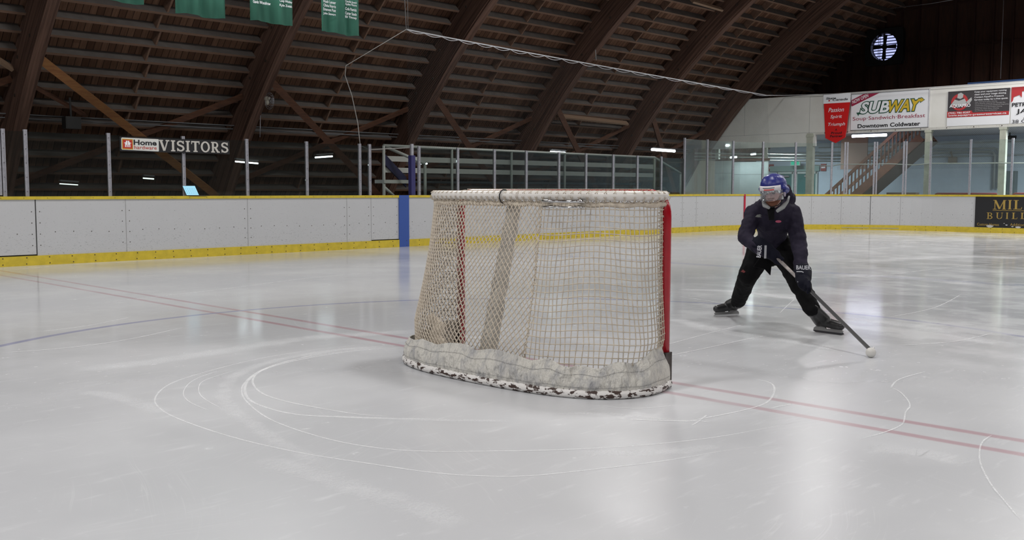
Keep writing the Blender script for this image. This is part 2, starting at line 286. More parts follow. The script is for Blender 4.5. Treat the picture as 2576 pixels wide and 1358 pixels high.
# ------------------------------------------------------------------ mesh helpers
class MB:
    def __init__(s): s.v = []; s.f = []; s.m = []; s.sm = []; s.uv = {}
    def add(s, vs, fs, m=0, smooth=False):
        o = len(s.v); s.v += [tuple(p) for p in vs]
        for f in fs: s.f.append(tuple(o+i for i in f)); s.m.append(m); s.sm.append(smooth)
    def box(s, a, b, m=0):
        x0, y0, z0 = a; x1, y1, z1 = b
        s.add([(x0,y0,z0),(x1,y0,z0),(x1,y1,z0),(x0,y1,z0),(x0,y0,z1),(x1,y0,z1),(x1,y1,z1),(x0,y1,z1)],
              [(0,3,2,1),(4,5,6,7),(0,1,5,4),(1,2,6,5),(2,3,7,6),(3,0,4,7)], m)
    def obox(s, c, u, v, w_, m=0):
        "box from its centre and three half-extent vectors"
        c, u, v, w_ = map(V, (c, u, v, w_))
        P = [c-u-v-w_, c+u-v-w_, c+u+v-w_, c-u+v-w_, c-u-v+w_, c+u-v+w_, c+u+v+w_, c-u+v+w_]
        s.add(P, [(0,3,2,1),(4,5,6,7),(0,1,5,4),(1,2,6,5),(2,3,7,6),(3,0,4,7)], m)
    def beam(s, a, b, wd, ht, up=(0, 0, 1), m=0):
        a, b = V(a), V(b); d = (b-a).normalized(); sd = d.cross(V(up)).normalized(); u = sd.cross(d)
        s.obox((a+b)/2, (b-a)/2, sd*wd/2, u*ht/2, m)
    def tube(s, pts, r, n=8, closed=False, m=0, caps=True, smooth=True):
        pts = [V(p) for p in pts]; k = len(pts); rs = r if isinstance(r, (list, tuple)) else [r]*k
        vs = []; nrm = None
        for i, p in enumerate(pts):
            if closed: t = pts[(i+1) % k]-pts[i-1]
            else: t = pts[min(i+1, k-1)]-pts[max(i-1, 0)]
            t.normalize()
            if nrm is None:
                nrm = t.cross(V((0, 0, 1)) if abs(t.z) < .9 else V((1, 0, 0))).normalized()
            else:
                nrm = (nrm - t*nrm.dot(t)).normalized()
            bn = t.cross(nrm)
            for j in range(n):
                a = 2*math.pi*j/n; vs.append(p + (nrm*math.cos(a)+bn*math.sin(a))*rs[i])
        fs = []
        for i in range(k if closed else k-1):
            for j in range(n):
                a, b = i*n+j, i*n+(j+1) % n; c, d = ((i+1) % k)*n+(j+1) % n, ((i+1) % k)*n+j
                fs.append((a, b, c, d))
        s.add(vs, fs, m, smooth)
        if caps and not closed:
            o = len(s.v)-len(vs)
            s.f.append(tuple(o+j for j in reversed(range(n)))); s.m.append(m); s.sm.append(False)
            s.f.append(tuple(o+(k-1)*n+j for j in range(n))); s.m.append(m); s.sm.append(False)
    def prism(s, poly, o, u, v, n, th, m=0):
        o, u, v, n = map(V, (o, u, v, n)); k = len(poly)
        P = [o+u*a+v*b for a, b in poly]; Q = [p+n*th for p in P]
        s.add(P+Q, [tuple(reversed(range(k))), tuple(range(k, 2*k))] + [(i, (i+1) % k, k+(i+1) % k, k+i) for i in range(k)], m)
    def disc(s, c, u, v, n, r, th, k=10, m=0):
        s.prism([(r*math.cos(2*math.pi*i/k), r*math.sin(2*math.pi*i/k)) for i in range(k)], c, u, v, n, th, m)
    def ball(s, c, r, n=12, m=0, axes=None):
        c = V(c); ax = axes or (V((1, 0, 0)), V((0, 1, 0)), V((0, 0, 1))); rr = r if isinstance(r, (tuple, list)) else (r, r, r)
        vs = [c+ax[2]*rr[2]]; fs = []
        h = n//2
        for i in range(1, h):
            a = math.pi*i/h
            for j in range(n):
                b = 2*math.pi*j/n; vs.append(c+ax[0]*(rr[0]*math.sin(a)*math.cos(b))+ax[1]*(rr[1]*math.sin(a)*math.sin(b))+ax[2]*(rr[2]*math.cos(a)))
        vs.append(c-ax[2]*rr[2]); L_ = len(vs)-1
        for j in range(n): fs.append((0, 1+j, 1+(j+1) % n)); fs.append((L_, 1+(h-2)*n+(j+1) % n, 1+(h-2)*n+j))
        for i in range(h-2):
            for j in range(n): fs.append((1+i*n+j, 1+(i+1)*n+j, 1+(i+1)*n+(j+1) % n, 1+i*n+(j+1) % n))
        s.add(vs, fs, m, True)
    def cap(s, a, b, ra, rb, n=12, m=0):
        "tapered capsule"
        a, b = V(a), V(b); d = (b-a); Ln = d.length; d.normalize()
        pts, rs = [], []
        for k in range(5): t = math.pi/2*(1-k/4); pts.append(a-d*ra*math.sin(t)); rs.append(max(ra*math.cos(t), ra*.02))
        for k in range(5): t = math.pi/2*(k/4); pts.append(b+d*rb*math.sin(t)); rs.append(max(rb*math.cos(t), rb*.02))
        s.tube(pts, rs, n, m=m)
    def build(s, name, mats, parent=None, clean=False):
        me = bpy.data.meshes.new(name); me.from_pydata(s.v, [], s.f)
        if not isinstance(mats, (list, tuple)): mats = [mats]
        for q in mats: me.materials.append(q)
        me.polygons.foreach_set('material_index', s.m); me.polygons.foreach_set('use_smooth', s.sm)
        bm = bmesh.new(); bm.from_mesh(me)
        if clean: bmesh.ops.remove_doubles(bm, verts=bm.verts, dist=1e-5)
        bmesh.ops.recalc_face_normals(bm, faces=bm.faces); bm.to_mesh(me); bm.free()
        ob = bpy.data.objects.new(name, me); COL.objects.link(ob)
        if parent is not None: ob.parent = parent; ob.matrix_parent_inverse = Matrix.Translation(-parent.location)
        return ob
def tag(o, label=None, cat=None, group=None, kind=None):
    if label:
        o['label'] = label
        if len(label.split()) > 16: print('LONG', len(label.split()), label)
    if cat: o['category'] = cat
    if group: o['group'] = group
    if kind: o['kind'] = kind
    return o
def thing(name, loc, label, cat, group=None):
    o = bpy.data.objects.new(name, None); COL.objects.link(o); o.location = V(loc); o.empty_display_size = .1
    return tag(o, label, cat, group)
def struct(o): o['kind'] = 'structure'; return o

_tc = {}
def glyphs(txt, bold=0.):
    key = (txt, bold)
    if key not in _tc:
        cu = bpy.data.curves.new('t', 'FONT'); cu.body = txt; cu.offset = bold; cu.resolution_u = 3; cu.extrude = 0
        ob = bpy.data.objects.new('t', cu); COL.objects.link(ob)
        bpy.context.view_layer.update()
        me = bpy.data.meshes.new_from_object(ob.evaluated_get(bpy.context.evaluated_depsgraph_get()))
        vs = np.array([v.co[:2] for v in me.vertices]) if len(me.vertices) else np.zeros((0, 2)); fs = [tuple(p.vertices) for p in me.polygons]
        bpy.data.objects.remove(ob); bpy.data.curves.remove(cu); bpy.data.meshes.remove(me); _tc[key] = (vs, fs)
    return _tc[key]
def put_text(mb, txt, o, u, v, n, w_, h_, bold=0., shear=0., m=0, warp=None, lift=.004):
    "lettering filling the box from corner o, w_ wide and h_ high"
    vs, fs = glyphs(txt, bold); ref = glyphs(txt, 0.)[0]; lo, hi = ref.min(0), ref.max(0); q = (vs-lo)/(hi-lo)
    o, u, v, n = map(V, (o, u, v, n)); P = []
    for a, b in q:
        x, y = a*w_ + shear*b*h_, b*h_
        if warp: x, y = warp(x, y)
        P.append(o+u*x+v*y+n*lift)
    mb.add(P, fs, m)
def text(name, txt, o, u, v, n, w_, h_, mt, parent, **k):
    mb = MB(); put_text(mb, txt, o, u, v, n, w_, h_, **k); return mb.build(name, mt, parent)

def remeshed(mb, name, mt, voxel, parent=None, smooth=6, disp=None):
    me = bpy.data.meshes.new('tmp'); me.from_pydata(mb.v, [], mb.f)
    bm = bmesh.new(); bm.from_mesh(me); bmesh.ops.recalc_face_normals(bm, faces=bm.faces); bm.to_mesh(me); bm.free()
    ob = bpy.data.objects.new('tmp', me); COL.objects.link(ob)
    r = ob.modifiers.new('r', 'REMESH'); r.mode = 'VOXEL'; r.voxel_size = voxel; r.use_smooth_shade = True
    sm = ob.modifiers.new('s', 'SMOOTH'); sm.iterations = smooth; sm.factor = .5
    if disp:
        tx = bpy.data.textures.new('fold', 'CLOUDS'); tx.noise_scale = disp[0]; tx.noise_depth = 2
        d = ob.modifiers.new('d', 'DISPLACE'); d.texture = tx; d.strength = disp[1]; d.mid_level = .5; d.texture_coords = 'GLOBAL'
    bpy.context.view_layer.update()
    nm = bpy.data.meshes.new_from_object(ob.evaluated_get(bpy.context.evaluated_depsgraph_get()))
    bpy.data.objects.remove(ob); bpy.data.meshes.remove(me); nm.name = name
    nm.materials.clear(); nm.materials.append(mt)
    for p in nm.polygons: p.use_smooth = True; p.material_index = 0
    o = bpy.data.objects.new(name, nm); COL.objects.link(o)
    if parent is not None: o.parent = parent; o.matrix_parent_inverse = Matrix.Translation(-parent.location)
    return o
XA, YA, ZA = V((1, 0, 0)), V((0, 1, 0)), V((0, 0, 1))

# ------------------------------------------------------------------ rink outline
LY, ARC_X, EX, CR = 16.6, 25.4, 30.35, 4.95          # left boards, start of the corner, end boards, corner radius
X0 = -12.0
LS, LA = ARC_X-X0, CR*math.pi/2
def path(s, off=0.):
    "point and outward normal at distance s along the boards' ice face; off is outward"
    if s < LS: return V((X0+s, LY+off, 0)), V((0, 1, 0))
    if s < LS+LA:
        a = (s-LS)/CR; n = V((math.sin(a), math.cos(a), 0)); c = V((ARC_X, LY-CR, 0)); return c+n*(CR+off), n
    return V((EX+off, LY-CR-(s-LS-LA), 0)), V((1, 0, 0))
def s_of(x, off=0.):
    "distance along the boards whose point shows at photo column x"
    lo, hi = 15.0, LS+LA+12
    for _ in range(50):
        mid = (lo+hi)/2
        if px(path(mid, off)[0]+V((0, 0, 1.1)))[0] < x: lo = mid
        else: hi = mid
    return (lo+hi)/2
def strip(mb, s0, s1, o0, o1, z0, z1, m=0, step=.35):
    n = max(1, int(math.ceil((s1-s0)/step))) if s1 > LS-.01 else 1
    vs = []
    for i in range(n+1):
        s = s0+(s1-s0)*i/n
        for o, z in ((o0, z0), (o1, z0), (o1, z1), (o0, z1)):
            p = path(s, o)[0]; vs.append((p.x, p.y, z))
    fs = [(0, 1, 2, 3), tuple(4*n+k for k in (3, 2, 1, 0))]
    for i in range(n):
        for k in range(4): fs.append((4*i+k, 4*(i+1)+k, 4*(i+1)+(k+1) % 4, 4*i+(k+1) % 4))
    mb.add(vs, fs, m)

# ice and floor
mb = MB(); poly = []
for s in np.linspace(0, LS+LA+18, 90): p = path(s, .02)[0]; poly.append((p.x, p.y))
poly += [(EX+.02, -7.36), (X0, -7.36)]
mb.add([(a, b, 0) for a, b in poly], [tuple(range(len(poly)))])
ice = struct(mb.build('floor_ice', M['ice']))
mb = MB(); mb.box((-22, -18, -.25), (38, 27, -.02)); struct(mb.build('floor', M['concrete']))

# ------------------------------------------------------------------ dasher boards
TOPZ, KICK = 1.104, .155
seam_px = [88, 315, 622, 872, 933, 1003.5, 1100, 1290, 1440, 1560, 1717, 1752, 1900, 2042, 2117, 2190.5, 2266, 2452, 2700]
seams = [s_of(-560)] + [s_of(-220)] + [s_of(x) for x in seam_px]
where = ['long panel out past the left edge of the photo', 'gate panel at the far left, dark gap round it', 'panel just right of the dark gate gap at the left', 'panel right under the laptop and the visitors sign',
 'panel just right of the laptop panel', 'narrow plain panel left of the small gate', 'small gate panel left of the blue stripe, dark line under it', 'panel carrying the wide blue stripe',
 'panel behind the left part of the goal net', 'panel behind the middle of the goal net', 'panel behind the right part of the goal net', 'panel behind the right post of the goal', 'thin filler panel just right of the goal',
 'panel before the thin red goal line mark', 'curved corner panel behind the skater', 'short curved panel just right of the skater', 'left leaf of the double gate under the wooden stairs', 'right leaf of the double gate under the wooden stairs',
 'plain end panel left of the black advertisement', 'end panel with the black advertisement']
for i in range(len(seams)-1):
    a, b = seams[i]+.003, seams[i+1]-.003
    mid = path((a+b)/2)[0]
    t = thing('dasher_board', mid, 'white scuffed rink board, ' + where[i], 'rink board', 'white rink boards round the ice')
    gate = i in (1, 6)
    mb = MB(); strip(mb, a, b, .0, .09, KICK+(.02 if gate else 0), TOPZ-.05)
    for zz in (.32, .5, .68, .86):
        for s in (a+.06, b-.06):
            p, nn = path(s, -.002); tt = V((nn.y, -nn.x, 0)); mb.disc(p+V((0, 0, zz))-nn*.002, tt, ZA, nn, .008, .004, 6, 1)
    n = int((b-a)/.28)
    for k in range(1, n):
        p, nn = path(a+k*(b-a)/n, -.002); tt = V((nn.y, -nn.x, 0)); mb.disc(p+V((0, 0, .52+.012*math.sin(k)))-nn*.002, tt, ZA, nn, .008, .004, 6, 1)
    mb.build('panel', [M['board'], M['screw']], t)
    mb = MB()
    if gate: strip(mb, a, b, .02, .08, KICK, KICK+.02, 0); mb.build('bottom_gap', M['gap'], t)
    mb = MB(); strip(mb, a-.003, b+.003, -.018, .15, TOPZ-.05, TOPZ, 0)
    n = int((b-a)/.30)
    for k in range(n):
        s = a+(k+.5)*(b-a)/max(n, 1); p, nn = path(s, -.018); tt = V((nn.y, -nn.x, 0))
        mb.disc(p+V((0, 0, TOPZ-.025))-nn*.003, tt, ZA, nn, .006, .003, 6, 1)
    mb.build('cap_rail', [M['yellow'], M['screw']], t)
    mb = MB(); strip(mb, a-.003, b+.003, -.022, .09, 0, KICK, 0)
    n = int((b-a)/.30)
    for k in range(n):
        for zz in (.03, .128):
            s = a+(k+.5)*(b-a)/max(n, 1); p, nn = path(s, -.022); tt = V((nn.y, -nn.x, 0))
            mb.disc(p+V((random.uniform(-.01, .01), 0, zz))-nn*.004, tt, ZA, nn, .010, .004, 6, 1)
    mb.build('kick_plate', [M['yellow'], M['screw']], t)
    mb = MB()
    dark = i in (1, 16)
    strip(mb, b-(.004 if dark else .001), b+(.010 if dark else .007), -.003, .01, KICK, TOPZ-.05, 0, step=9)
    mb.build('seam', M['gap'] if dark else M['seam'], t)
    if i == 7:
        mb = MB(); x0, x1 = at(1003, 560, 1, LY).x, at(1027.5, 560, 1, LY).x
        mb.box((x0, LY-.025, .0), (x1, LY-.001, TOPZ+.001)); mb.build('blue_stripe', M['blue'], t)
    if i == 13:
        s = s_of(1873); mb = MB(); strip(mb, s-.03, s+.03, -.026, .0, 0, TOPZ+.001); mb.build('red_stripe', M['redline'], t)
    if i == 19:
        y0 = at(2453, 530, 0, EX).y; y1 = y0-3.2; mb = MB()
        mb.box((EX-.006, y1, KICK+.005), (EX-.001, y0, TOPZ-.05)); mb.build('advertisement', mat('ad_black', (.012, .012, .014), .4), t)
        gold = mat('ad_gold', (.36, .24, .05), .5); O = V((EX-.008, 0, 0)); U_, N_ = V((0, -1, 0)), V((-1, 0, 0))
        def adv(txt, x, y_, wpx, hpx, **k):
            q = at(x, y_, 0, EX-.008); q2 = at(x+wpx, y_, 0, EX-.008); text('lettering', txt, V((EX-.008, q.y, q.z)), U_, ZA, N_, q.y-q2.y, hpx*(q.y-q2.y)/wpx*1.02, gold, t, **k)
        def letter(polys, x, y_, wpx, hpx):
            q = at(x, y_, 0, EX-.008); q2 = at(x+wpx, y_, 0, EX-.008); ww = q.y-q2.y; hh = hpx*ww/wpx; mb = MB()
            for jj, pl in enumerate(polys): mb.prism([(a_*ww, b_*hh) for a_, b_ in pl], V((EX-.010-.0003*jj, q.y, q.z)), U_, ZA, N_, .002)
            mb.build('letter', gold, t)
        def sg(x0, y0, x1, y1, th_): d_ = V((x1-x0, y1-y0)).normalized(); n_ = V((-d_.y, d_.x))*th_/2; return [(x0+n_.x, y0+n_.y), (x1+n_.x, y1+n_.y), (x1-n_.x, y1-n_.y), (x0-n_.x, y0-n_.y)]
        Mg = [sg(.14, 0, .14, 1, .06), sg(.16, .98, .50, .05, .15), sg(.50, .05, .82, .98, .06), sg(.84, 0, .84, 1, .16), sg(0, .03, .28, .03, .05), sg(.68, .03, 1, .03, .05), sg(0, .97, .2, .97, .05), sg(.8, .97, 1, .97, .05)]
        Ig = [sg(.5, 0, .5, 1, .5), sg(0, .03, 1, .03, .05), sg(0, .97, 1, .97, .05)]
        Lg = [sg(.3, 0, .3, 1, .26), sg(0, .97, .6, .97, .05), sg(0, .03, .95, .03, .06), sg(.92, .0, .98, .25, .06)]
        Ng = [sg(.14, 0, .14, 1, .07), sg(.12, .98, .86, .04, .17), sg(.86, 0, .86, 1, .07), sg(0, .03, .28, .03, .05), sg(0, .97, .2, .97, .05), sg(.7, .97, 1, .97, .05)]
        Eg = [sg(.25, 0, .25, 1, .24), sg(0, .97, .9, .97, .06), sg(0, .03, .9, .03, .06), sg(.2, .52, .7, .52, .06)]
        for pl, x_, w_ in ((Mg, 2498, 33), (Ig, 2535, 10), (Lg, 2549, 22), (Ng, 2576, 32), (Eg, 2612, 22)): letter(pl, x_, 526.5, w_, 25)
        arcs = lambda cx_, cz_, rx, rz, th_, a0, a1: ringsegs(cx_, cz_, rx, rz, th_, a0, a1)
        def ringsegs(cx_, cz_, rx, rz, th_, a0, a1, n=10):
            return [[(cx_+r1*math.cos(a0+(a1-a0)*k_/n), cz_+r2*math.sin(a0+(a1-a0)*k_/n)) for r1, r2 in ((rx, rz), (rx-th_, rz-th_*.5))] + [(cx_+r1*math.cos(a0+(a1-a0)*(k_+1)/n), cz_+r2*math.sin(a0+(a1-a0)*(k_+1)/n)) for r1, r2 in ((rx-th_, rz-th_*.5), (rx, rz))] for k_ in range(n)]
        hp = math.pi/2
        Bg = [sg(.25, 0, .25, 1, .2), sg(0, .97, .5, .97, .06), sg(0, .03, .5, .03, .06), sg(.2, .52, .5, .52, .05)]+ringsegs(.5, .75, .4, .25, .17, -hp, hp)+ringsegs(.5, .26, .48, .27, .18, -hp, hp)
        Ug = [sg(.2, .3, .2, 1, .17), sg(.84, .3, .84, 1, .06), sg(0, .97, .4, .97, .05), sg(.7, .97, 1, .97, .05)]+ringsegs(.5, .32, .38, .32, .14, math.pi, 2*math.pi)
        Dg = [sg(.22, 0, .22, 1, .2), sg(0, .97, .5, .97, .06), sg(0, .03, .5, .03, .06)]+ringsegs(.45, .5, .5, .5, .17, -hp, hp)
        for pl, x_, w_ in ((Bg, 2482, 15), (Ug, 2505, 18), (Ig, 2530, 6.5), (Lg, 2545, 14), (Dg, 2567, 18), (Eg, 2595, 14)): letter(pl, x_, 550.5, w_, 17)
        adv('Custom Homes', 2458, 567, 55, 7); adv('Additions', 2541, 568, 40, 7)
        mb = MB(); q = at(2497, 529, 0, EX-.008); mb.box((EX-.010, q.y-1.5, q.z-.006), (EX-.007, q.y, q.z+.006)); mb.build('gold_rule', gold, t)
        mb = MB()
        for (xx, yy, r_) in ((2490, 569, .06), (2561, 572, .045), (2547, 570, .02), (2532, 566, .02), (2526, 562, .012)):
            q = at(xx, yy, 0, EX-.009); mb.prism([(r_*1.6*math.cos(k)*(1+.3*math.sin(3*k)), r_*.7*math.sin(k)) for k in np.linspace(0, 6.28, 11)[:-1]], (EX-.009, q.y, q.z), U_, ZA, N_, .002)
        mb.build('scuffs', M['board'], t)
    if i == 16 or i == 17:
        mb = MB(); strip(mb, a+.02, b-.02, -.03, -.022, .055, .07); mb.build('sill_bar', M['pipe_pale'], t)
# boards of the far side, out past the right edge of the photo
mb = MB(); mb.box((X0, -7.46, 0), (EX, -7.36, TOPZ)); struct(mb.build('wall_right_boards', M['board']))

# ------------------------------------------------------------------ glass above the boards
GZ, GZ2, GO = 2.165, 2.73, .075
left_posts = [12, 68, 276, 463, 622, 772, 905, 930, 1054, 1151, 1243, 1323, 1405, 1473, 1541, 1602, 1662]
far_posts = [1720, 1777, 1842, 1917, 1999, 2090, 2123, 2197, 2271, 2338, 2438, 2543, 2655]
desc = {12: 'outermost double post at the far left', 68: 'post second from the far left', 276: 'post just left of the black visitors sign', 463: 'post behind the visitors sign and laptop', 622: 'post just right of the visitors sign',
 772: 'post left of the hanging rope', 905: 'post where the hanging rope ends', 930: 'post left of the gap beside the white pipe frame', 1054: 'post just right of the blue padded pole', 1151: 'post above the left corner of the goal',
 1243: 'post above the middle left of the goal', 1323: 'third post above the goal', 1405: 'fourth post above the goal', 1473: 'fifth post above the goal', 1541: 'sixth post above the goal', 1602: 'post above the right corner of the goal', 1662: 'last low post before the taller glass',
 1720: 'first tall post at the step up', 1777: 'second tall post in the corner', 1842: 'third tall post in the corner', 1917: 'tall post left of the skater helmet', 1999: 'tall post before the exit sign', 2090: 'tall post below the red pennant',
 2123: 'left post of the stair side gate', 2197: 'middle post of the stair side gate', 2271: 'right post of the stair side gate', 2338: 'tall post beside the second pale pillar', 2438: 'tall post left of the black advertisement', 2543: 'tall post beside the last pale pillar', 2655: 'tall post past the right edge of the photo'}
def post_top(x): return GZ if x < 1700 else GZ2
for x in left_posts+far_posts:
    s = s_of(x, GO); p, nn = path(s, GO); tt = V((nn.y, -nn.x, 0)); mb = MB(); zt = post_top(x)
    mb.obox(p+V((0, 0, (TOPZ+zt)/2)), tt*.026, nn*.022, ZA*((zt-TOPZ)/2), 0)
    for sg in (-1, 1): mb.obox(p+tt*.022*sg-nn*.024+V((0, 0, (TOPZ+zt)/2)), tt*.006, nn*.006, ZA*((zt-TOPZ)/2), 0)
    for k in range(5): mb.disc(p-nn*.033+V((0, 0, TOPZ+.08+k*(zt-TOPZ-.16)/4)), tt, ZA, nn, .006, .004, 6, 1)
    if x in (2123, 2197, 2271): mb.obox(p+tt*.075+V((0, 0, (TOPZ+zt)/2)), tt*.022, nn*.022, ZA*((zt-TOPZ)/2), 0)
    if x == 12: mb.obox(p-tt*.06+V((0, 0, (TOPZ+zt)/2)), tt*.02, nn*.02, ZA*((zt-TOPZ)/2-.02), 0)
    o = mb.build('glass_post', [M['alu'], M['screw']]); tag(o, 'aluminium glass post, ' + desc[x], 'post', 'aluminium posts of the rink glass')
allp = [-330, -120]+left_posts+far_posts
for i in range(len(allp)-1):
    xa, xb = allp[i], allp[i+1]
    if xa == 930: continue
    sa = s_of(xa, GO)+.03; sb = s_of(xb, GO)-.03; zt = post_top(xa)
    mb = MB(); strip(mb, sa, sb, GO-.006, GO+.006, TOPZ+.002, zt-.03)
    o = mb.build('rink_glass', M['glass'] if xa < 1700 else M['glass_far'])
    dl = 'pane past the left edge of the photo' if xa == -330 else 'pane at the very left edge of the photo' if xa == -120 else 'right of the ' + desc[xa]
    tag(o, ('low' if xa < 1700 else 'tall') + ' clear rink glass pane ' + (dl.replace('pane ', '') if xa < 0 else dl), 'glass pane', 'rink glass panes')

# ------------------------------------------------------------------ arched timber roof
RIN, ROUT, RD = 19.86, 20.55, 20.68
RIBX = [-12.9, -7.9, -2.9, 2.12, 7.14, 12.13, 17.01, 21.76, 26.46, 30.91]
TH0 = math.asin(9.15/RIN)
def pol(r, t, x): return V((x, YC+r*math.cos(t), ZC+r*math.sin(t)))
def arc_box(mb, r0, r1, x0, x1, t0, t1, n, m=0):
    vs = []
    for i in range(n+1):
        t = t0+(t1-t0)*i/n
        for r, x in ((r0, x0), (r1, x0), (r1, x1), (r0, x1)): vs.append(pol(r, t, x))
    fs = [(0, 1, 2, 3), tuple(4*n+k for k in (3, 2, 1, 0))]
    for i in range(n):
        for k in range(4): fs.append((4*i+k, 4*(i+1)+k, 4*(i+1)+(k+1) % 4, 4*i+(k+1) % 4))
    mb.add(vs, fs, m)
ribdesc = {2.12: 'just out past the left edge of the photo', 7.14: 'at the far left, partly cut by the edge', 12.13: 'behind the third green banner', 17.01: 'above the blue padded pole, behind the net rope end', 21.76: 'above the middle of the goal', 26.46: 'rising above the right part of the goal', 30.91: 'last one, landing beside the white sign wall'}
for k, x in enumerate(RIBX):
    if x < 2: desc_ = ['third', 'second', 'first'][k] + ' of those behind the photographer'
    else: desc_ = ribdesc[x]
    t = thing('arch_rib', (x, YC, 0), 'massive laminated timber roof arch, ' + desc_, 'roof arch', 'timber roof arches')
    mb = MB(); arc_box(mb, RIN, ROUT, x-.115, x+.115, TH0, math.pi-TH0, 64); mb.build('laminated_timber', M['rib'], t)
    mb = MB(); arc_box(mb, RIN-.05, RIN, x-.085, x+.145, TH0, math.pi-TH0, 64); mb.build('edge_plank', M['rib'], t)
    if x > 2:
        mb = MB()
        for j in range(46):
            th = TH0+.02+j*.034; r = RIN+(.18 if j % 2 else .46)
            mb.disc(pol(r, th, x-.127), YA, ZA, XA, .032, .012, 8)
        mb.build('bolts', M['screw'], t)
ceil = thing('ceiling', (10, YC, 0), None, None); ceil['kind'] = 'structure'
mb = MB(); arc_box(mb, RD, RD+.08, -14, 36.6, TH0-.02, math.pi-TH0+.02, 90); mb.build('deck', M['deck'], ceil)
rest = MB(); bays = [(RIBX[i]+.115, RIBX[i+1]-.115) for i in range(len(RIBX)-1)] + [(30.91+.115, 36.25)]
made = 0
for bi, (xa, xb) in enumerate(bays):
    for j in range(96):
        th = (13.877+.405*(j-13))/20.22
        if th < TH0 or th > math.pi-TH0: continue
        d = V((0, -math.sin(th), math.cos(th)))*.027; dd = V((0, math.cos(th), math.sin(th)))*.12
        c = pol(20.55, th, (xa+xb)/2)
        near = bi >= 3 and 4 < j < 27 and made < 98
        tgt = MB() if near else rest
        tgt.obox(c, V(((xb-xa)/2, 0, 0)), dd, d)
        if near: tgt.build('purlin', M['purlin'], ceil); made += 1
r_ = rest.build('purlins', M['purlin'], ceil); r_['kind'] = 'stuff'
mb = MB()
for bi, (xa, xb) in enumerate(bays):
    for j in range(41):
        th = (13.877+.405*(j-13)+.2)/20.22
        if th < TH0: continue
        xm = (xa+xb)/2+(.05 if j % 2 else -.05)
        mb.obox(pol(20.56, th, xm), XA*.02, V((0, math.cos(th), math.sin(th)))*.11, V((0, -math.sin(th), math.cos(th)))*.172)
b_ = mb.build('blocking', M['purlin'], ceil); b_['kind'] = 'stuff'
# long pale conduits near the eave
for q, (r, th) in enumerate(((20.27, math.atan2(2.70-ZC, 20.92-YC)), (20.27, math.atan2(2.62-ZC, 20.97-YC)))):
    mb = MB(); p = pol(r, th, 0); mb.tube([(2.0, p.y, p.z), (30.7, p.y, p.z)], .014, 6)
    tag(mb.build('eave_conduit', M['eave_pipe']), ('upper' if q == 0 else 'lower') + ' of two thin pale conduits running along the eave', 'pipe', 'eave conduits')
# diagonal braces between the arches
bi = 0
bnames = ['leftmost bay beside the far left arch', 'bay under the green banners', 'bay above the white pipe frame', 'bay above the goal', 'bay above the right part of the goal', 'last bay by the white sign wall']
for k in range(3, 9):
    xa, xb = RIBX[k]+.12, RIBX[k+1]-.12
    tA = math.atan2(3.66-ZC, 19.7-YC); tB = math.atan2(3.50-ZC, 20.68-YC); tF = TH0+.07
    for q, (xs, xe, ts) in enumerate(((xa, xb, tA), (xb, xa, tB))):
        r = 19.98 if q == 0 else 20.33
        mb = MB(); mb.beam(pol(r, ts, xs), pol(r+.05, tF, xe), (.16 if q == 0 else .12), (.07 if q == 0 else .06), up=(0, -math.cos(.6), -math.sin(.6)))
        tag(mb.build('diagonal_brace', M['brace_light'] if (k == 4 and q == 0) else M['brace']), ('brown timber brace falling to the right, ' if q == 0 else 'brown timber brace rising to the right, ') + bnames[k-3], 'brace', 'timber braces between the arches')
q0, q1 = pol(20.1, math.atan2(3.25-ZC, 20.3-YC), 7.3), pol(20.15, math.atan2(2.72-ZC, 20.7-YC), 8.5)
mb = MB(); mb.beam(q0, q1, .06, .13, up=(0, -.8, -.5)); tag(mb.build('short_brace', M['brace']), 'short timber strut ending at the black loudspeaker', 'brace')
mb = MB(); c = at(180, 309, 1, 20.2); mb.box((c.x-.15, c.y-.10, c.z-.12), (c.x+.15, c.y+.10, c.z+.12)); mb.box((c.x-.135, c.y-.105, c.z-.10), (c.x+.135, c.y-.10, c.z+.10), 1)
mb.tube([(c.x, c.y, c.z), (c.x, c.y+.05, c.z+.5)], .02, 6, m=1)
tag(mb.build('loudspeaker', [M['black'], mat('speaker_grille', (.03, .03, .03), .9)]), 'black loudspeaker box hanging under the roof at the left', 'loudspeaker')
# pale timber props between arches
for (xx, yy, xe, ye, lab) in ((1400, 291, 1578, 310, 'low pale timber between arches above the goal'), (1740, 2, 1815, 24, 'pale timber high up between the last arches'), (0, 153, 30, 172, 'pale timber stub at the far left edge')):
    r = 20.2
    def cyl(x, y, r):
        D = _F+_R*((x-CX)/FPX)-_U*((y-CY)/FPX); a = D.y**2+D.z**2; oy, oz = -YC, CAMH-ZC; b = 2*(D.y*oy+D.z*oz); c = oy*oy+oz*oz-r*r
        return _C+D*((-b+math.sqrt(b*b-4*a*c))/(2*a))
    a_, b_ = cyl(xx, yy, r), cyl(xe, ye, r); mb = MB(); mb.beam(a_, b_, .06, .15, up=(0, -.7, -.7))
    tag(mb.build('roof_prop', mat('pale_timber', (.26, .17, .11), .7)), lab, 'timber')

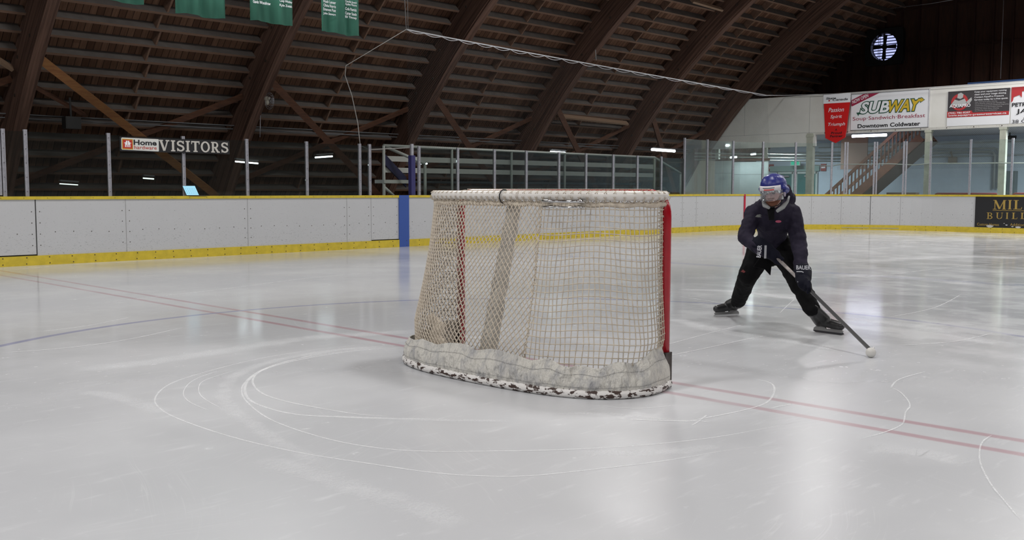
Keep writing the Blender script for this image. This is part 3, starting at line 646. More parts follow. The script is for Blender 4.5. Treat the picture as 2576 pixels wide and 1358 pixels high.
# ------------------------------------------------------------------ end wall, sign wall and lobby
XW, XF = 36.3, 31.2
mb = MB(); poly = [(YC+RD*math.cos(t), ZC+RD*math.sin(t)) for t in np.linspace(TH0, math.pi-TH0, 60)]
poly = [(a, max(b, 3.2)) for a, b in poly if b >= 3.2]
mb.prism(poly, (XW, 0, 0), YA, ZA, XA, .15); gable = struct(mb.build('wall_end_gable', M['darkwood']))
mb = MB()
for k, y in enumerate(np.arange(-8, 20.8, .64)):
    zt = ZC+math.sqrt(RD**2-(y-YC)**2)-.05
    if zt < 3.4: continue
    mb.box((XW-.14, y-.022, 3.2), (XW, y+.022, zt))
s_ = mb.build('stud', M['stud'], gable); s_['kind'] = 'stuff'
mb = MB()
for z in (4.75, 6.3, 7.8):
    h_ = math.sqrt(RD**2-(z-ZC)**2)-.1; mb.box((XW-.05, -8, z-.04), (XW-.01, YC+h_, z+.04))
mb.build('girt', M['stud'], gable)
mb = MB(); mb.box((XW, -9, -.02), (XW+.15, 22.4, 3.2)); struct(mb.build('wall_end', M['pale_wall']))
mb = MB(); mb.box((XF+.02, -9, 3.16), (XW, 21.6, 3.24)); struct(mb.build('ceiling_lobby', M['pale_ceiling']))
# white sign wall
zb0 = at(2340, 323, 0, XF).z; zt0 = at(2340, 222, 0, XF).z
def froof(z, r=RD-.02): return YC+math.sqrt(r*r-(z-ZC)**2)
mb = MB(); pts_ = [(-8, zb0), (16.35, zb0), (16.35, 2.72), (froof(2.72), 2.72)] + [(froof(z), z) for z in np.linspace(2.72, zt0+.06, 8)[1:]] + [(16.2, zt0+.05), (-8, zt0-.02)]
mb.prism(pts_, (XF, 0, 0), YA, ZA, XA, .10); wf = struct(mb.build('wall_sign_front', M['white_wall']))
mb = MB()
mb.box((XF-.02, -8, zb0-.05), (XF, 16.35, zb0+.03), 0)
for y in np.arange(4, 16.3, .8): mb.disc((XF-.022, y, zb0-.005), YA, ZA, -XA, .018, .004, 6, 1)
mb.build('bottom_rail', [M['trim_white'], M['screw']], wf)
mb = MB()
for y in (at(2037, 280, 0, XF).y, at(1800, 345, 0, XF).y-1.2, 12.55): mb.box((XF-.003, y-.004, zb0), (XF, y+.004, zt0))
mb.box((XF-.003, 16.35, zb0+.02), (XF, 20.3, zb0+.028))
mb.build('panel_joint', M['seam'], wf)
mb = MB(); a_ = at(2440, 215, 0, XF+.5); mb.box((XF+.3, a_.y-6, zt0-.3), (XF+.36, a_.y, zt0+.12)); tag(mb.build('blue_panel', mat('blue_sheet', (.01, .05, .16), .5)), 'dark blue panel edge showing above the white sign wall', 'panel')
def FB(x, y): return at(x, y, 0, XF-.03)

# sandwich shop sign
SU, SN = V((0, -1, 0)), V((-1, 0, 0))
def sign_box(x0, y0, x1, y1, th=.02, X=XF):
    a, b = at(x0, y0, 0, X), at(x1, y1, 0, X); return a.y, b.y, max(a.z, b.z), min(a.z, b.z)
ya, yb, zt, zb = sign_box(2143, 231, 2336, 322)
zt = at(2240, 230, 0, XF).z; zb = max(at(2240, 325, 0, XF).z, zb0+.04); W_, H_ = ya-yb, zt-zb
t = thing('sandwich_shop_sign', (XF, (ya+yb)/2, zb), 'white sign with green and yellow lettering above the long bright tube', 'sign')
mb = MB(); mb.box((XF-.035, yb, zb), (XF-.001, ya, zt)); mb.build('panel', M['sign_white'], t)
mb = MB(); fw = .012
for a in ((yb, zb, ya, zb+fw), (yb, zt-fw, ya, zt), (yb, zb, yb+fw, zt), (ya-fw, zb, ya, zt)): mb.box((XF-.042, a[0], a[1]), (XF-.03, a[2], a[3]))
mb.build('frame', M['alu'], t)
def S(u, v): return V((XF-.037, ya-u*W_, zb+v*H_))
green, yel, mar, blk = mat('sign_green', (.02, .09, .055), .4), mat('sign_yellow', (.62, .42, .03), .4), mat('sign_maroon', (.32, .02, .06), .4), mat('sign_black', (.012, .012, .016), .4)
mb = MB(); mb.prism([(0, 0), (.0, .15), (.16, .30), (.37, .30), (.01, -.02)], S(.005, .68), SU*W_, ZA*H_, SN, .002); mb.build('red_ribbon', mar, t)
cs, sn_ = math.cos(.36), math.sin(.36)
text('lettering', 'NOW OPEN', S(.025, .725), (SU*cs+ZA*sn_), (ZA*cs-SU*sn_), SN, .22*W_, .09*H_, M['sign_white'], t, bold=.02, shear=.15)
for (bo, ci, lift, g) in ((.085, green, .004, 0), (.028, None, .008, 0)):
    for txt, u0, w0, cc in (('SUB', .13, .36, M['sign_white']), ('WAY', .47, .39, yel)):
        ex = .012*g
        text('lettering', txt, S(u0-ex, .455-ex*1.2), SU, ZA, SN, (w0+2*ex)*W_, (.29+ex*3)*H_, ci or cc, t, bold=bo, shear=.25, lift=lift)
mb = MB(); mb.prism([(.075, .48), (.16, .49), (.16, .43), (.11, .43), (.105, .38)], S(0, 0), SU*W_, ZA*H_, SN, .003); mb.prism([(.82, .73), (.90, .76), (.90, .80), (.95, .72), (.89, .64), (.89, .69), (.84, .66)], S(0, 0), SU*W_, ZA*H_, SN, .003); mb.build('arrow', green, t)
mb = MB(); mb.prism([(.82, .70), (.89, .72), (.905, .775), (.94, .72), (.90, .67), (.895, .695), (.83, .66)], S(0, 0), SU*W_, ZA*H_, SN, .007); mb.build('arrow_tip', yel, t)
text('lettering', 'Soup·Sandwich·Breakfast', S(.03, .235), SU, ZA, SN, .93*W_, .13*H_, mar, t)
text('lettering', 'Downtown Coldwater', S(.10, .055), SU, ZA, SN, .80*W_, .105*H_, blk, t, bold=.025)

# red skating pennant
a0, a1 = at(2072, 236, 0, XF-.25), at(2140, 236, 0, XF-.25); yl, yr = a0.y, a1.y; zT = at(2105, 236, 0, XF-.25).z; zM = at(2105, 259, 0, XF-.25).z; zB = at(2107, 346, 0, XF-.25).z; zTip = at(2107, 360, 0, XF-.25).z
t = thing('skating_pennant', (XF-.25, (yl+yr)/2, zTip), 'narrow red pennant with white top hanging left of the sandwich sign', 'pennant')
Wp = yl-yr; PX = XF-.25
mb = MB(); P0 = V((PX, yl, 0))
mb.prism([(0, zM), (Wp, zM), (Wp, zT), (0, zT)], P0, SU, ZA, SN, .006); mb.build('white_top', M['sign_white'], t)
mb = MB(); mb.prism([(.02, zM), (.20*Wp*.55+.0, zB), (Wp*.5, zTip), (Wp*.86, zB), (Wp-.01, zM)], P0, SU, ZA, SN, .006); mb.build('red_field', mat('pennant_red', (.62, .015, .015), .35), t)
mb = MB(); mb.tube([(PX, yl+.03, zT), (PX, yr-.03, zT)], .008, 6); mb.build('top_rod', M['alu'], t)
hz = zM-zTip
def PN(u, v): return V((PX-.008, yl-u*Wp, zTip+v*hz))
text('lettering', 'Skate', V((PX-.008, yl-.10*Wp, zM+.13)), SU, ZA, SN, .36*Wp, .07, blk, t, bold=.02, shear=.3)
text('lettering', 'Canada', V((PX-.008, yl-.34*Wp, zM+.075)), SU, ZA, SN, .56*Wp, .07, blk, t, bold=.02, shear=.3)
mb = MB(); mb.disc((PX-.008, yl-.22*Wp, zM+.09), YA, ZA, SN, .03, .002, 8); mb.build('red_emblem', M['redline'], t)
for txt, u, v, wd in (('Passion', .20, .78, .56), ('Spirit', .27, .60, .42), ('Triumph', .17, .41, .64)): text('lettering', txt, PN(u, v), SU, ZA, SN, wd*Wp, .105*hz, M['sign_white'], t, shear=.25, bold=.006)
for txt, u, v, wd in (('A', .47, .31, .07), ('Proud', .33, .23, .38), ('Partner', .29, .15, .46)): text('lettering', txt, PN(u, v), SU, ZA, SN, wd*Wp, .055*hz, blk, t, shear=.1, bold=.02)

# pressure washing sign
ya = at(2384, 270, 0, XF).y; yb = at(2541, 270, 0, XF).y; zt = at(2460, 226, 0, XF).z; zb = max(at(2460, 319, 0, XF).z, zb0+.04); W_, H_ = ya-yb, zt-zb
t = thing('cleaning_service_sign', (XF, (ya+yb)/2, zb), 'dark grey and red business sign over a blank white strip', 'sign')
mb = MB(); mb.box((XF-.02, yb, zb), (XF-.001, ya, zt)); mb.build('panel', M['sign_white'], t)
charc = mat('sign_charcoal', (.045, .04, .045), .4); red = mat('sign_red', (.45, .03, .035), .4); grey = mat('sign_grey', (.45, .45, .45), .4)
mb = MB(); mb.box((XF-.024, yb+.01, zb+.34*H_), (XF-.019, ya-.01, zt)); mb.build('dark_field', charc, t)
mb = MB(); mb.prism([(0, .25), (.99, .25), (.99, .36), (.42, .36), (.40, .42), (0, .42)], S(0, 0)+V((.013, 0, 0)), SU*W_, ZA*H_, SN, .002); mb.build('red_band', red, t)
def S2(u, v): return V((XF-.028, ya-u*W_, zb+v*H_))
mb = MB(); mb.disc(S2(.20, .68), SU*1.0, ZA, SN, .21*H_*1.15, .002, 24); mb.build('red_circle', red, t)
mb = MB(); mb.disc(S2(.20, .67), SU, ZA, SN, .17*H_, .004, 20); mb.build('dark_circle', charc, t)
mb = MB()
for pl in ([(.06, .62), (.12, .76), (.19, .72), (.28, .77), (.33, .62), (.26, .58), (.12, .58)], [(.16, .80), (.17, .92), (.22, .95), (.26, .90), (.25, .80), (.21, .77)], [(.30, .66), (.39, .80), (.40, .72), (.36, .62)]): mb.prism(pl, S2(0, 0), SU*W_, ZA*H_, SN, .006)
mb.build('grey_emblem', grey, t)
text('lettering', 'AQUAPRO', S2(.04, .52), SU, ZA, SN, .34*W_, .10*H_, M['sign_white'], t, bold=.03, lift=.009)
for k, (txt, wd) in enumerate((('Keep your equipment running', .50), ('clean and your image shining.', .50), ('Contact AquaPro Pressure', .46), ('Services today for a free quote.', .53))): text('lettering', txt, S2(.44, .91-.075*k), SU, ZA, SN, wd*W_, .055*H_, M['sign_white'], t, bold=.015)
for k, (txt, wd) in enumerate((('- Fleet Washing & Interior Cleaning', .36), ('- House Exterior Cleaning over Georgian Bay', .49), ('- Construction & Excavation Equipment Degreasing', .54), ('- Commercial Lot & Hard Surface Cleaning', .44), ('- Mobile Hot Water Power Washing', .39), ('- Eco-Friendly Cleaning Solutions', .37))): text('lettering', txt, S2(.44, .635-.05*k), SU, ZA, SN, wd*W_, .033*H_, grey, t)
text('lettering', '(705) 786-8287', S2(.02, .335), SU, ZA, SN, .36*W_, .065*H_, M['sign_white'], t, bold=.015)
text('lettering', 'www.aquapro-pressureservices.ca', S2(.02, .265), SU, ZA, SN, .93*W_, .065*H_, M['sign_white'], t, bold=.015)

# fuel company sign
ya = at(2544, 270, 0, XF).y; yb = ya-2.2; zt = at(2560, 218, 0, XF).z; zb = max(at(2560, 316, 0, XF).z, zb0+.04); W_, H_ = ya-yb, zt-zb
t = thing('fuel_company_sign', (XF, (ya+yb)/2, zb), 'white sign with red maple leaf corner at the right edge of the photo', 'sign')
mb = MB(); mb.box((XF-.02, yb, zb), (XF-.001, ya, zt)); mb.build('panel', M['sign_white'], t)
mb = MB(); mb.prism([(.0, .58), (.02, .62), (.03, .72), (.10, .77), (.13, .70), (.13, .86), (.17, .87), (.20, .93), (.20, .99), (.0, .99)], S2(0, 0)+V((.0, 0, 0)), SU*W_, ZA*H_, SN, .003); mb.build('leaf_field', red, t)
text('lettering', 'PETRO-CANADA', S2(.015, .46), SU, ZA, SN, .60*W_, .10*H_, blk, t, bold=.025); text('lettering', 'JAMES', S2(.07, .24), SU, ZA, SN, .40*W_, .15*H_, blk, t, bold=.012)
text('lettering', 'AND', S2(.16, .12), SU, ZA, SN, .15*W_, .08*H_, blk, t); text('lettering', '38 COLBORNE', S2(.02, .01), SU, ZA, SN, .60*W_, .09*H_, blk, t)

# ventilation fan in the gable
fc = at(2225, 118, 0, XW-.2); fr_ = .50
t = thing('ventilation_fan', fc, 'round wall fan in a black square housing with daylight behind slats', 'fan')
mb = MB(); n = 32
outer = [(-.72, -.62), (.72, -.62), (.72, .62), (-.72, .62)]
ring_v = []
for k in range(n):
    a = 2*math.pi*k/n; ca, sa_ = math.cos(a), math.sin(a); sc_ = min(.72/abs(ca) if abs(ca) > 1e-6 else 9, .66/abs(sa_) if abs(sa_) > 1e-6 else 9)
    for x_, (yy, zz) in ((-.06, (fr_*ca, fr_*sa_)), (-.06, (sc_*ca, sc_*sa_)), (.12, (sc_*ca, sc_*sa_)), (.12, (fr_*ca, fr_*sa_))): ring_v.append(fc+V((x_, yy, zz)))
mb.add(ring_v, [(4*k+i, 4*((k+1) % n)+i, 4*((k+1) % n)+(i+1) % 4, 4*k+(i+1) % 4) for k in range(n) for i in range(4)]); mb.build('housing', M['black'], t)
mb = MB()
for k in range(4):
    a = k*math.pi/2+.06; c_, s__ = math.cos(a), math.sin(a)
    mb.prism([(.05, -.05), (.44, -.09), (.44, .07), (.05, .05)], fc+V((.0, 0, 0)), V((0, c_, s__)), V((0, -s__, c_)), V((.98, 0, .1)), .015)
mb.disc(fc-XA*.02, YA, ZA, XA, .10, .06, 14); b_ = mb.build('fan_blades', M['black'], t)
mb = MB()
for k in range(9): z = -.42+k*.105; mb.obox(fc+V((.1, 0, z)), YA*.47, V((.03, 0, .022)), V((-.003, 0, .004)))
mb.build('slats', mat('slat_grey', (.20, .21, .27), .5), t)
mb = MB(); mb.disc(fc+XA*.135, YA, ZA, XA, .48, .005, 32); mb.build('daylight_opening', mat('daylight', (1, 1, 1), .5, emit=(.50, .55, .95), es=1.1), t)
mb = MB()
for y in (-.20, -.14): mb.tube([fc+V((-.07, -y, -math.sqrt(fr_**2-y*y))), fc+V((-.07, -y, math.sqrt(fr_**2-y*y)+.1))], .009, 5)
mb.build('guard_wire', M['black'], t)

# lobby under the sign wall
for (x0, x1, lab) in ((2030, 2046, 'pale green square pillar left of the red pennant'), (2327, 2341, 'pale green square pillar right of the wooden stairs'), (2514, 2530, 'pale green square pillar near the right edge')):
    a, b = at(x0, 400, 0, XF+.05), at(x1, 400, 0, XF+.05); mb = MB(); mb.box((XF-.01, b.y, 0), (XF+.15, a.y, zb0 if x0 > 2040 else zb0)); mb.box((XF-.03, b.y-.03, 0), (XF+.17, a.y+.03, .12)); mb.box((XF-.02, b.y-.02, zb0-.12), (XF+.16, a.y+.02, zb0-.05))
    tag(mb.build('lobby_pillar', M['post_green']), lab, 'pillar', 'lobby pillars')
for (x0, x1, lab) in ((1802, 1808, 'wood post'),):
    pass
# fluorescent tubes, some standing in for reflections in the glass
def tube_light(pa, pb, lab, power=40, mt='tube', r=.02):
    pa, pb = V(pa), V(pb); c = (pa+pb)/2; d = (pb-pa); L_ = d.length; t = thing('tube_light', c, lab, 'light', None)
    mb = MB(); mb.beam(pa+V((0, 0, .06)), pb+V((0, 0, .06)), .08, .03); mb.build('fixture', M['fixture'], t)
    mb = MB(); mb.tube([pa+V((0, 0, .0)), pb+V((0, 0, .0))], r, 10); mb.build('tube', M[mt], t)
    if power:
        ld = bpy.data.lights.new('tube_glow', 'AREA'); ld.shape = 'RECTANGLE'; ld.size = L_; ld.size_y = .06; ld.energy = power; ld.color = (.85, .94, 1.0)
        lo = bpy.data.objects.new('tube_glow', ld); COL.objects.link(lo); lo.parent = t
        dn = d.normalized(); zx = V((0, 0, 1)); yx = zx.cross(dn).normalized(); zx = dn.cross(yx)
        lo.matrix_local = Matrix(((dn.x, yx.x, zx.x, 0), (dn.y, yx.y, zx.y, 0), (dn.z, yx.z, zx.z, -.03), (0, 0, 0, 1)))
    return t
a, b = at(2144, 341, 0, XF+.35), at(2230, 337, 0, XF+.35); tube_light((XF+.35, a.y, 3.02), (XF+.35, b.y, 3.02), 'long bright ceiling tube under the sandwich sign', 420, 'tube_bright', r=.045)
tube_light((XF+1.2, 9.5, 3.05), (XF+1.2, 8.0, 3.05), 'ceiling tube in the lobby past the right edge', 330)
tube_light((XF+1.4, 19.4, 3.05), (XF+1.4, 18.0, 3.05), 'ceiling tube in the lobby behind the pale sheets', 260)
a, b = at(1640, 376, 1, 18.6), at(1697, 380, 1, 18.6); tube_light(a, b, 'bright tube above the walkway by the last arch', 30, r=.04)
a, b = at(1838, 396, 0, 28.6), at(1853, 395, 0, 28.6); tube_light(a, b, 'tiny lit tube above the pale sheets at the left', 6, r=.03)
a, b = at(1889, 388.5, 0, 28.6), at(1901, 387.5, 0, 28.6); tube_light(a, b, 'tiny lit tube above the pale sheets at the right', 6, r=.025)
a, b = at(1385, 381, 1, 18.9), at(1422, 384, 1, 18.9); tube_light(a, b, 'short tube above the walkway over the goal', 5, 'tube')
a, b = at(793, 396, 1, 18.9), at(836, 393, 1, 18.9); tube_light(a, b, 'stand-in tube for a lamp reflection in the glass, left of the hanging rope', 5, 'tube', r=.018)  # lamp reflection in the glass, modelled as a glowing tube
a, b = at(592, 406, 1, 18.9), at(649, 411, 1, 18.9); tube_light(a, b, 'stand-in tube for a lamp reflection in the glass, right of the visitors sign', 5, 'tube', r=.016)  # also a mirrored lamp, given a tube of its own behind the pane
a, b = at(1054, 411, 1, 19.2), at(1074, 411.5, 1, 19.2); tube_light(a, b, 'small tube seen just right of the blue padded pole', 2, 'tube')
a, b = at(360, 448, 1, 19.5), at(387, 450, 1, 19.5); tube_light(a, b, 'faint glass reflection built as a tube, low under the visitors sign', 0, 'tube_reflection', r=.014)  # dim reflection in the pane, built as an emissive tube
a, b = at(150, 462, 1, 19.4), at(196, 465, 1, 19.4); tube_light(a, b, 'faint glass reflection built as a tube, low at the left', 0, 'tube_reflection', r=.010)  # another pane reflection drawn as a weak tube

# pale sheets, door, exit sign
mb = MB(); XP = 29.15
def pq(x, y, X=XP): q = at(x, y, 0, X); return (q.y, q.z)
mb.prism([(pq(1716, 492)[0], 0), (pq(1716, 492)[0], 1.05), pq(1761, 404), pq(1797, 404.5), (pq(1797, 490)[0], 0)], (XP, 0, 0), YA, ZA, XA, .05)
tag(mb.build('slanted_sheet', M['cream']), 'cream slant-sided sheet behind the corner glass', 'wall sheet')
for (x0, x1, y_, lab, mt) in ((1798, 1840, 405, 'narrow pale blue sheet right of the cream slanted one', 'pale_paint'), (1841, 1932, 408, 'wide pale blue sheet with a lit upper corner', 'pale_paint')):
    a, b = pq(x0, y_), pq(x1, y_); mb = MB(); mb.box((XP, b[0], 0), (XP+.05, a[0]-.01, a[1])); mb.box((XP-.004, b[0], a[1]-.42), (XP, a[0]-.01, a[1]-.41), 1)
    tag(mb.build('pale_sheet', [M[mt], M['seam']]), lab, 'wall sheet')
mb = MB(); a, b = pq(1798, 405), pq(1932, 410); mb.box((XP+.02, b[0], at(1850, 405, 0, XP).z+.0), (XP+.12, a[0], at(1850, 400, 0, XP).z)); tag(mb.build('timber_ledge', M['brace']), 'brown timber ledge on top of the pale sheets', 'ledge')
for (x_, lab) in ((1797, 'orange brown'), (1806, 'yellowish brown'), (1926, 'short pale brown')):
    a = at(x_, 370, 0, XF+.15); mb = MB(); mb.box((XF+.1, a.y-.07, 2.0), (XF+.2, a.y+.07, 3.1)); tag(mb.build('timber_post', M['brace'] if x_ < 1800 else M['post_green']), lab + ' timber post above the pale sheets', 'post')
XD = XW-.05
t = thing('lobby_door', at(1990, 480, 0, XD), 'glass double door with pale frame behind the skater', 'door')
for k, (x0, x1) in enumerate(((1956, 1996), (2004, 2056))):
    a, b = at(x0, 440, 0, XD), at(x1, 440, 0, XD); mb = MB(); z1 = at(2000, 436, 0, XD).z
    mb.box((XD-.01, b.y, .1), (XD, a.y, z1)); lf = mb.build('leaf', mat('door_glass', (.05, .17, .165), .15), t)
    mb = MB()
    for q in ((a.y-.05, .0, a.y+.03, z1+.05), (b.y-.03, 0, b.y+.05, z1+.05), (b.y, z1-.02, a.y, z1+.06)): mb.box((XD-.05, q[0], q[1]), (XD, q[2], q[3]))
    mb.build('door_frame', mat('door_frame', (.46, .52, .50), .5), lf)
    mb = MB(); mb.box((XD-.10, b.y+.15, z1-.14), (XD-.04, b.y+.5, z1-.08)); mb.build('door_closer', M['alu'], lf)
mb = MB(); a, b = at(1938, 420, 0, XD), at(2062, 420, 0, XD); z1 = at(2000, 436, 0, XD).z; mb.box((XD-.04, b.y, z1+.08), (XD, a.y, z1+.30)); mb.build('transom', mat('transom', (.25, .36, .34), .4), t)
a = at(2000, 410, 0, XW-.6); t = thing('exit_sign', a, 'small green lit exit sign above the door', 'sign')
mb = MB(); mb.box((a.x, a.y-.21, a.z-.10), (a.x+.06, a.y+.21, a.z+.10)); mb.build('sign_box', mat('exit_frame', (.4, .6, .5), .5), t)
mb = MB(); g_ = mat('exit_green', (.02, .3, .18), .4, emit=(.03, .55, .36), es=.5); mb.box((a.x-.004, a.y-.17, a.z-.07), (a.x, a.y-.02, a.z+.07)); mb.box((a.x-.004, a.y+.02, a.z-.07), (a.x, a.y+.17, a.z+.07)); mb.build('lit_face', g_, t)
for (x_, y_, lab) in ((2071, 421, 'small red fire sign right of the lobby door'), (1940, 422, 'small red plate left of the lobby door')):
    a = at(x_, y_, 0, XW-.06); mb = MB(); mb.box((a.x, a.y-.11, a.z-.14), (a.x+.03, a.y+.11, a.z+.14)); mb.box((a.x-.004, a.y-.08, a.z-.03), (a.x, a.y+.08, a.z+.03), 1)
    tag(mb.build('wall_plate', [mat('plate_red', (.28, .04, .04), .5), M['sign_white']]), lab, 'sign')

# wooden stairs
XS = XF+1.3
t = thing('stairs', at(2200, 480, 0, XS), 'brown wooden stairs with railing rising behind the end glass', 'stairs')
def SP(x, y, X=XS): q = at(x, y, 0, X); return V((X, q.y, q.z))
p0, p1 = SP(2150, 492), SP(2318, 345)
dirS = (p1-p0).normalized()
lo_ = p0-dirS*1.1
lo_ = p0 + (p0-p1)*((p0.z-.12)/(p1.z-p0.z))
lenS = (p1-lo_).length
mb = MB(); mb.beam(lo_, p1, .05, .28, up=(1, 0, 0)) if False else None
up_ = dirS.cross(V((1, 0, 0))).normalized()
if up_.z < 0: up_ = -up_
mb.obox((lo_+p1)/2, (p1-lo_)/2, up_*.14, XA*.025); mb.obox((lo_+p1)/2+XA*1.1, (p1-lo_)/2, up_*.14, XA*.025); mb.build('stringer', M['stair'], t)
mb = MB(); n = 15
for k in range(n):
    c = lo_+(p1-lo_)*((k+.5)/n); mb.box((c.x, c.y-.14, c.z+.02), (c.x+1.1, c.y+.14, c.z+.055))
mb.build('tread', M['stair'], t)
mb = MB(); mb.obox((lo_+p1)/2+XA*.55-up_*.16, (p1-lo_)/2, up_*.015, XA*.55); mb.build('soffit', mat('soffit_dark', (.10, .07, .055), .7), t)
rh = .92
for k, off in enumerate((0, 1.08)):
    mb = MB(); mb.obox((lo_+p1)/2+XA*off+ZA*rh, (p1-lo_)/2, up_*.05, XA*.03); mb.build('handrail', M['stair'], t)
mb = MB()
for k in range(26):
    c = lo_+(p1-lo_)*((k+.5)/26); mb.box((c.x-.02, c.y-.02, c.z+.05), (c.x+.02, c.y+.02, c.z+rh))
mb.build('baluster', M['stair'], t)
a, b = SP(2118, 350, XS+1.2), SP(2182, 425, XS+1.2); mb = MB(); mb.box((XS+1.15, b.y, b.z), (XS+1.2, a.y, 3.15)); tag(mb.build('brown_board', mat('dull_brown_board', (.34, .22, .17), .7)), 'dull brown board high on the wall left of the stairs', 'board')
a, b = SP(2230, 484, XS+.9), SP(2303, 492, XS+.9); mb = MB(); mb.box((XS+.9, b.y, .5), (XS+1.2, a.y, a.z)); tag(mb.build('storage_box', mat('box_brown', (.22, .15, .12), .8)), 'low brown box on the floor under the stairs', 'box')
# pipes on the lobby wall
PXX = XW-.12
pl = [(2060, 366, 2576, 362), (2060, 380, 2500, 377), (2060, 388, 2490, 385), (2060, 396, 2576, 394), (1935, 384, 2060, 386), (1935, 392, 2060, 394)]
for k, (x0, y0, x1, y1) in enumerate(pl):
    a, b = at(x0, y0, 0, PXX), at(x1, y1, 0, PXX); z = (a.z+b.z)/2; pts = [(PXX, a.y, z), (PXX, b.y, z)]
    if k in (1, 2): pts += [(PXX, b.y-.12, z-.04), (PXX, b.y-.17, z-.16), (PXX, b.y-.17, 1.3)]
    mb = MB(); mb.tube(pts, .02+.01*(k % 3), 8)
    tag(mb.build('wall_pipe', mat('wall_pipe_%d' % k, (.30, .33, .34), .5)), ['topmost pipe along the pale lobby wall', 'second pipe from the top, bending down by the last pillar', 'third pipe from the top, bending down by the last pillar', 'lowest long pipe along the pale lobby wall', 'upper short pipe above the lobby door', 'lower short pipe above the lobby door'][k], 'pipe', 'pipes on the lobby wall')
for k, (y_, z_) in enumerate(((19.6, 2.52), (19.6, 2.40), (19.6, 2.30))):
    mb = MB(); mb.tube([(XP+.3, 20.0, z_), (XW-.2, 16.2, z_-.02)], .022, 8); tag(mb.build('ceiling_pipe', M['pipe_pale']), ['upper', 'middle', 'lower'][k] + ' of three pale pipes above the pale sheets', 'pipe', 'pipes above the pale sheets')
# red rails
for (x0, x1, lab) in ((2352, 2512, 'dark red pipe rail left of the last pillar'), (2548, 2680, 'dark red pipe rail at the right edge')):
    a, b = at(x0, 487, 0, XF+.6), at(x1, 487, 0, XF+.6); mb = MB(); z = a.z; mb.tube([(XF+.6, a.y, .0), (XF+.6, a.y, z-.08), (XF+.6, a.y-.02, z-.02), (XF+.6, a.y-.08, z), (XF+.6, b.y+.06, z), (XF+.6, b.y, z-.06), (XF+.6, b.y, 0)], .03, 8)
    tag(mb.build('red_rail', mat('rail_red', (.20, .015, .03), .4)), lab, 'railing')
# pull box on the wall, cabinet
a = at(2395, 402, 0, XW-.15); mb = MB(); mb.box((a.x, a.y-.14, a.z-.10), (a.x+.12, a.y+.14, a.z+.10)); mb.tube([(a.x, a.y, a.z+.1), (a.x, a.y+.05, a.z+.3)], .03, 6); tag(mb.build('wall_valve', mat('valve_brown', (.25, .2, .16), .6)), 'small brown valve box on the pale lobby wall', 'valve')
a, b = at(2531, 430, 0, XW-.3), at(2551, 488, 0, XW-.3); mb = MB(); mb.box((XW-.3, b.y, b.z), (XW, a.y, a.z)); mb.box((XW-.31, b.y+.05, b.z+.1), (XW-.3, a.y-.05, a.z-.1)); tag(mb.build('wall_cabinet', mat('cabinet_grey', (.09, .13, .14), .5)), 'dark grey wall cabinet right of the last pillar', 'cabinet')
a = at(2540, 346, 0, XW-.9); mb = MB(); mb.tube([(a.x, a.y, 3.16), (a.x, a.y, a.z)], .02, 6); mb.ball((a.x, a.y, a.z), .08, 10); mb.box((a.x-.05, a.y-.2, a.z-.04), (a.x+.05, a.y+.2, a.z+.06)); tag(mb.build('twin_spotlight', M['black']), 'black twin emergency lamp under the lobby ceiling at the right', 'lamp')

# ------------------------------------------------------------------ walkway behind the left glass: frame, boards, pole
YB = 18.0
t = thing('bleacher_frame', (19, YB, 0), 'white pipe frame with two long white boards behind the low glass', 'bleachers')
def B(x, y, Y=YB): return at(x, y, 1, Y)
zr = B(965, 366).z
def pipe(nm, pts, r=.035): mb = MB(); mb.tube(pts, r, 8); return mb.build(nm, M['pipe_pale'], t)
xl = B(965, 366).x; xr = B(1647, 396).x
pipe('top_rail', [(xl, YB, zr), (xr, YB, zr-.02)])
pipe('post', [(xl, YB, 0), (xl, YB, zr)]); pipe('sloped_rail', [(xl+.05, YB-.02, zr-.03), (B(1028, 414).x, YB-.6, B(1028, 414).z)]); pipe('post', [(B(1027, 420).x, YB-.6, 0), (B(1027, 420).x, YB-.6, B(1027, 416).z)])
for x_ in (1137, 1287, 1421, 1545, 1647): q = B(x_, 400).x; pipe('post', [(q, YB, 0), (q, YB, zr)], .03)
pipe('end_slope', [(xr, YB, zr-.02), (B(1706, 436).x, YB-.1, B(1706, 436).z)]); pipe('post', [(B(1706, 436).x, YB-.1, 0), (B(1706, 436).x, YB-.1, B(1706, 436).z)], .03)
for (y0, y1) in ((387.5, 402), (416.5, 430.5)):
    a, b = B(970, y0), B(970, y1); mb = MB(); mb.box((xl+.05, YB+.03, b.z-.03), (xr, YB+.06, a.z-.04)); mb.build('guard_board', M['bench_white'], t)
mb = MB(); a, b = B(967, 400), B(1021, 458); mb.obox((a+b)/2, (b-a)/2, V((0, .02, 0)), ZA*.12); mb.build('blue_stair_board', M['navy'], t)
pipe('low_slope', [B(966, 470), B(990, 492)], .035)
mb = MB(); q = B(963, 452); mb.box((q.x, YB-.05, q.z-.08), (q.x+.9, YB+.3, q.z)); mb.build('step', M['pipe_pale'], t)
for k in range(3):
    z = 1.0-.36*k+.1; y = YB+.25-(.55*(k))*0
    mb = MB(); mb.box((xl+.3, YB+.35+.0*k, 1.38-.42*k), (xr-.2, YB+.62, 1.43-.42*k)); mb.build('bench_plank', mat('bench_dark%d' % k, (.06, .075, .085), .6), t)
pq0, pq1 = at(1036, 391, 1, LY+GO), at(1036, 362, 1, LY+GO)
t = thing('padded_pole', (pq0.x, LY+GO, TOPZ), 'white pole with dark blue padding standing right of the blue stripe', 'pole')
mb = MB(); mb.box((pq0.x-.03, LY+GO-.02, TOPZ), (pq0.x+.035, LY+GO+.03, pq1.z)); mb.build('pole', M['alu'], t)
mb = MB(); mb.box((pq0.x-.055, LY+GO-.05, TOPZ+.001), (pq0.x+.055, LY+GO+.055, pq0.z)); mb.build('padding', M['purple'], t)

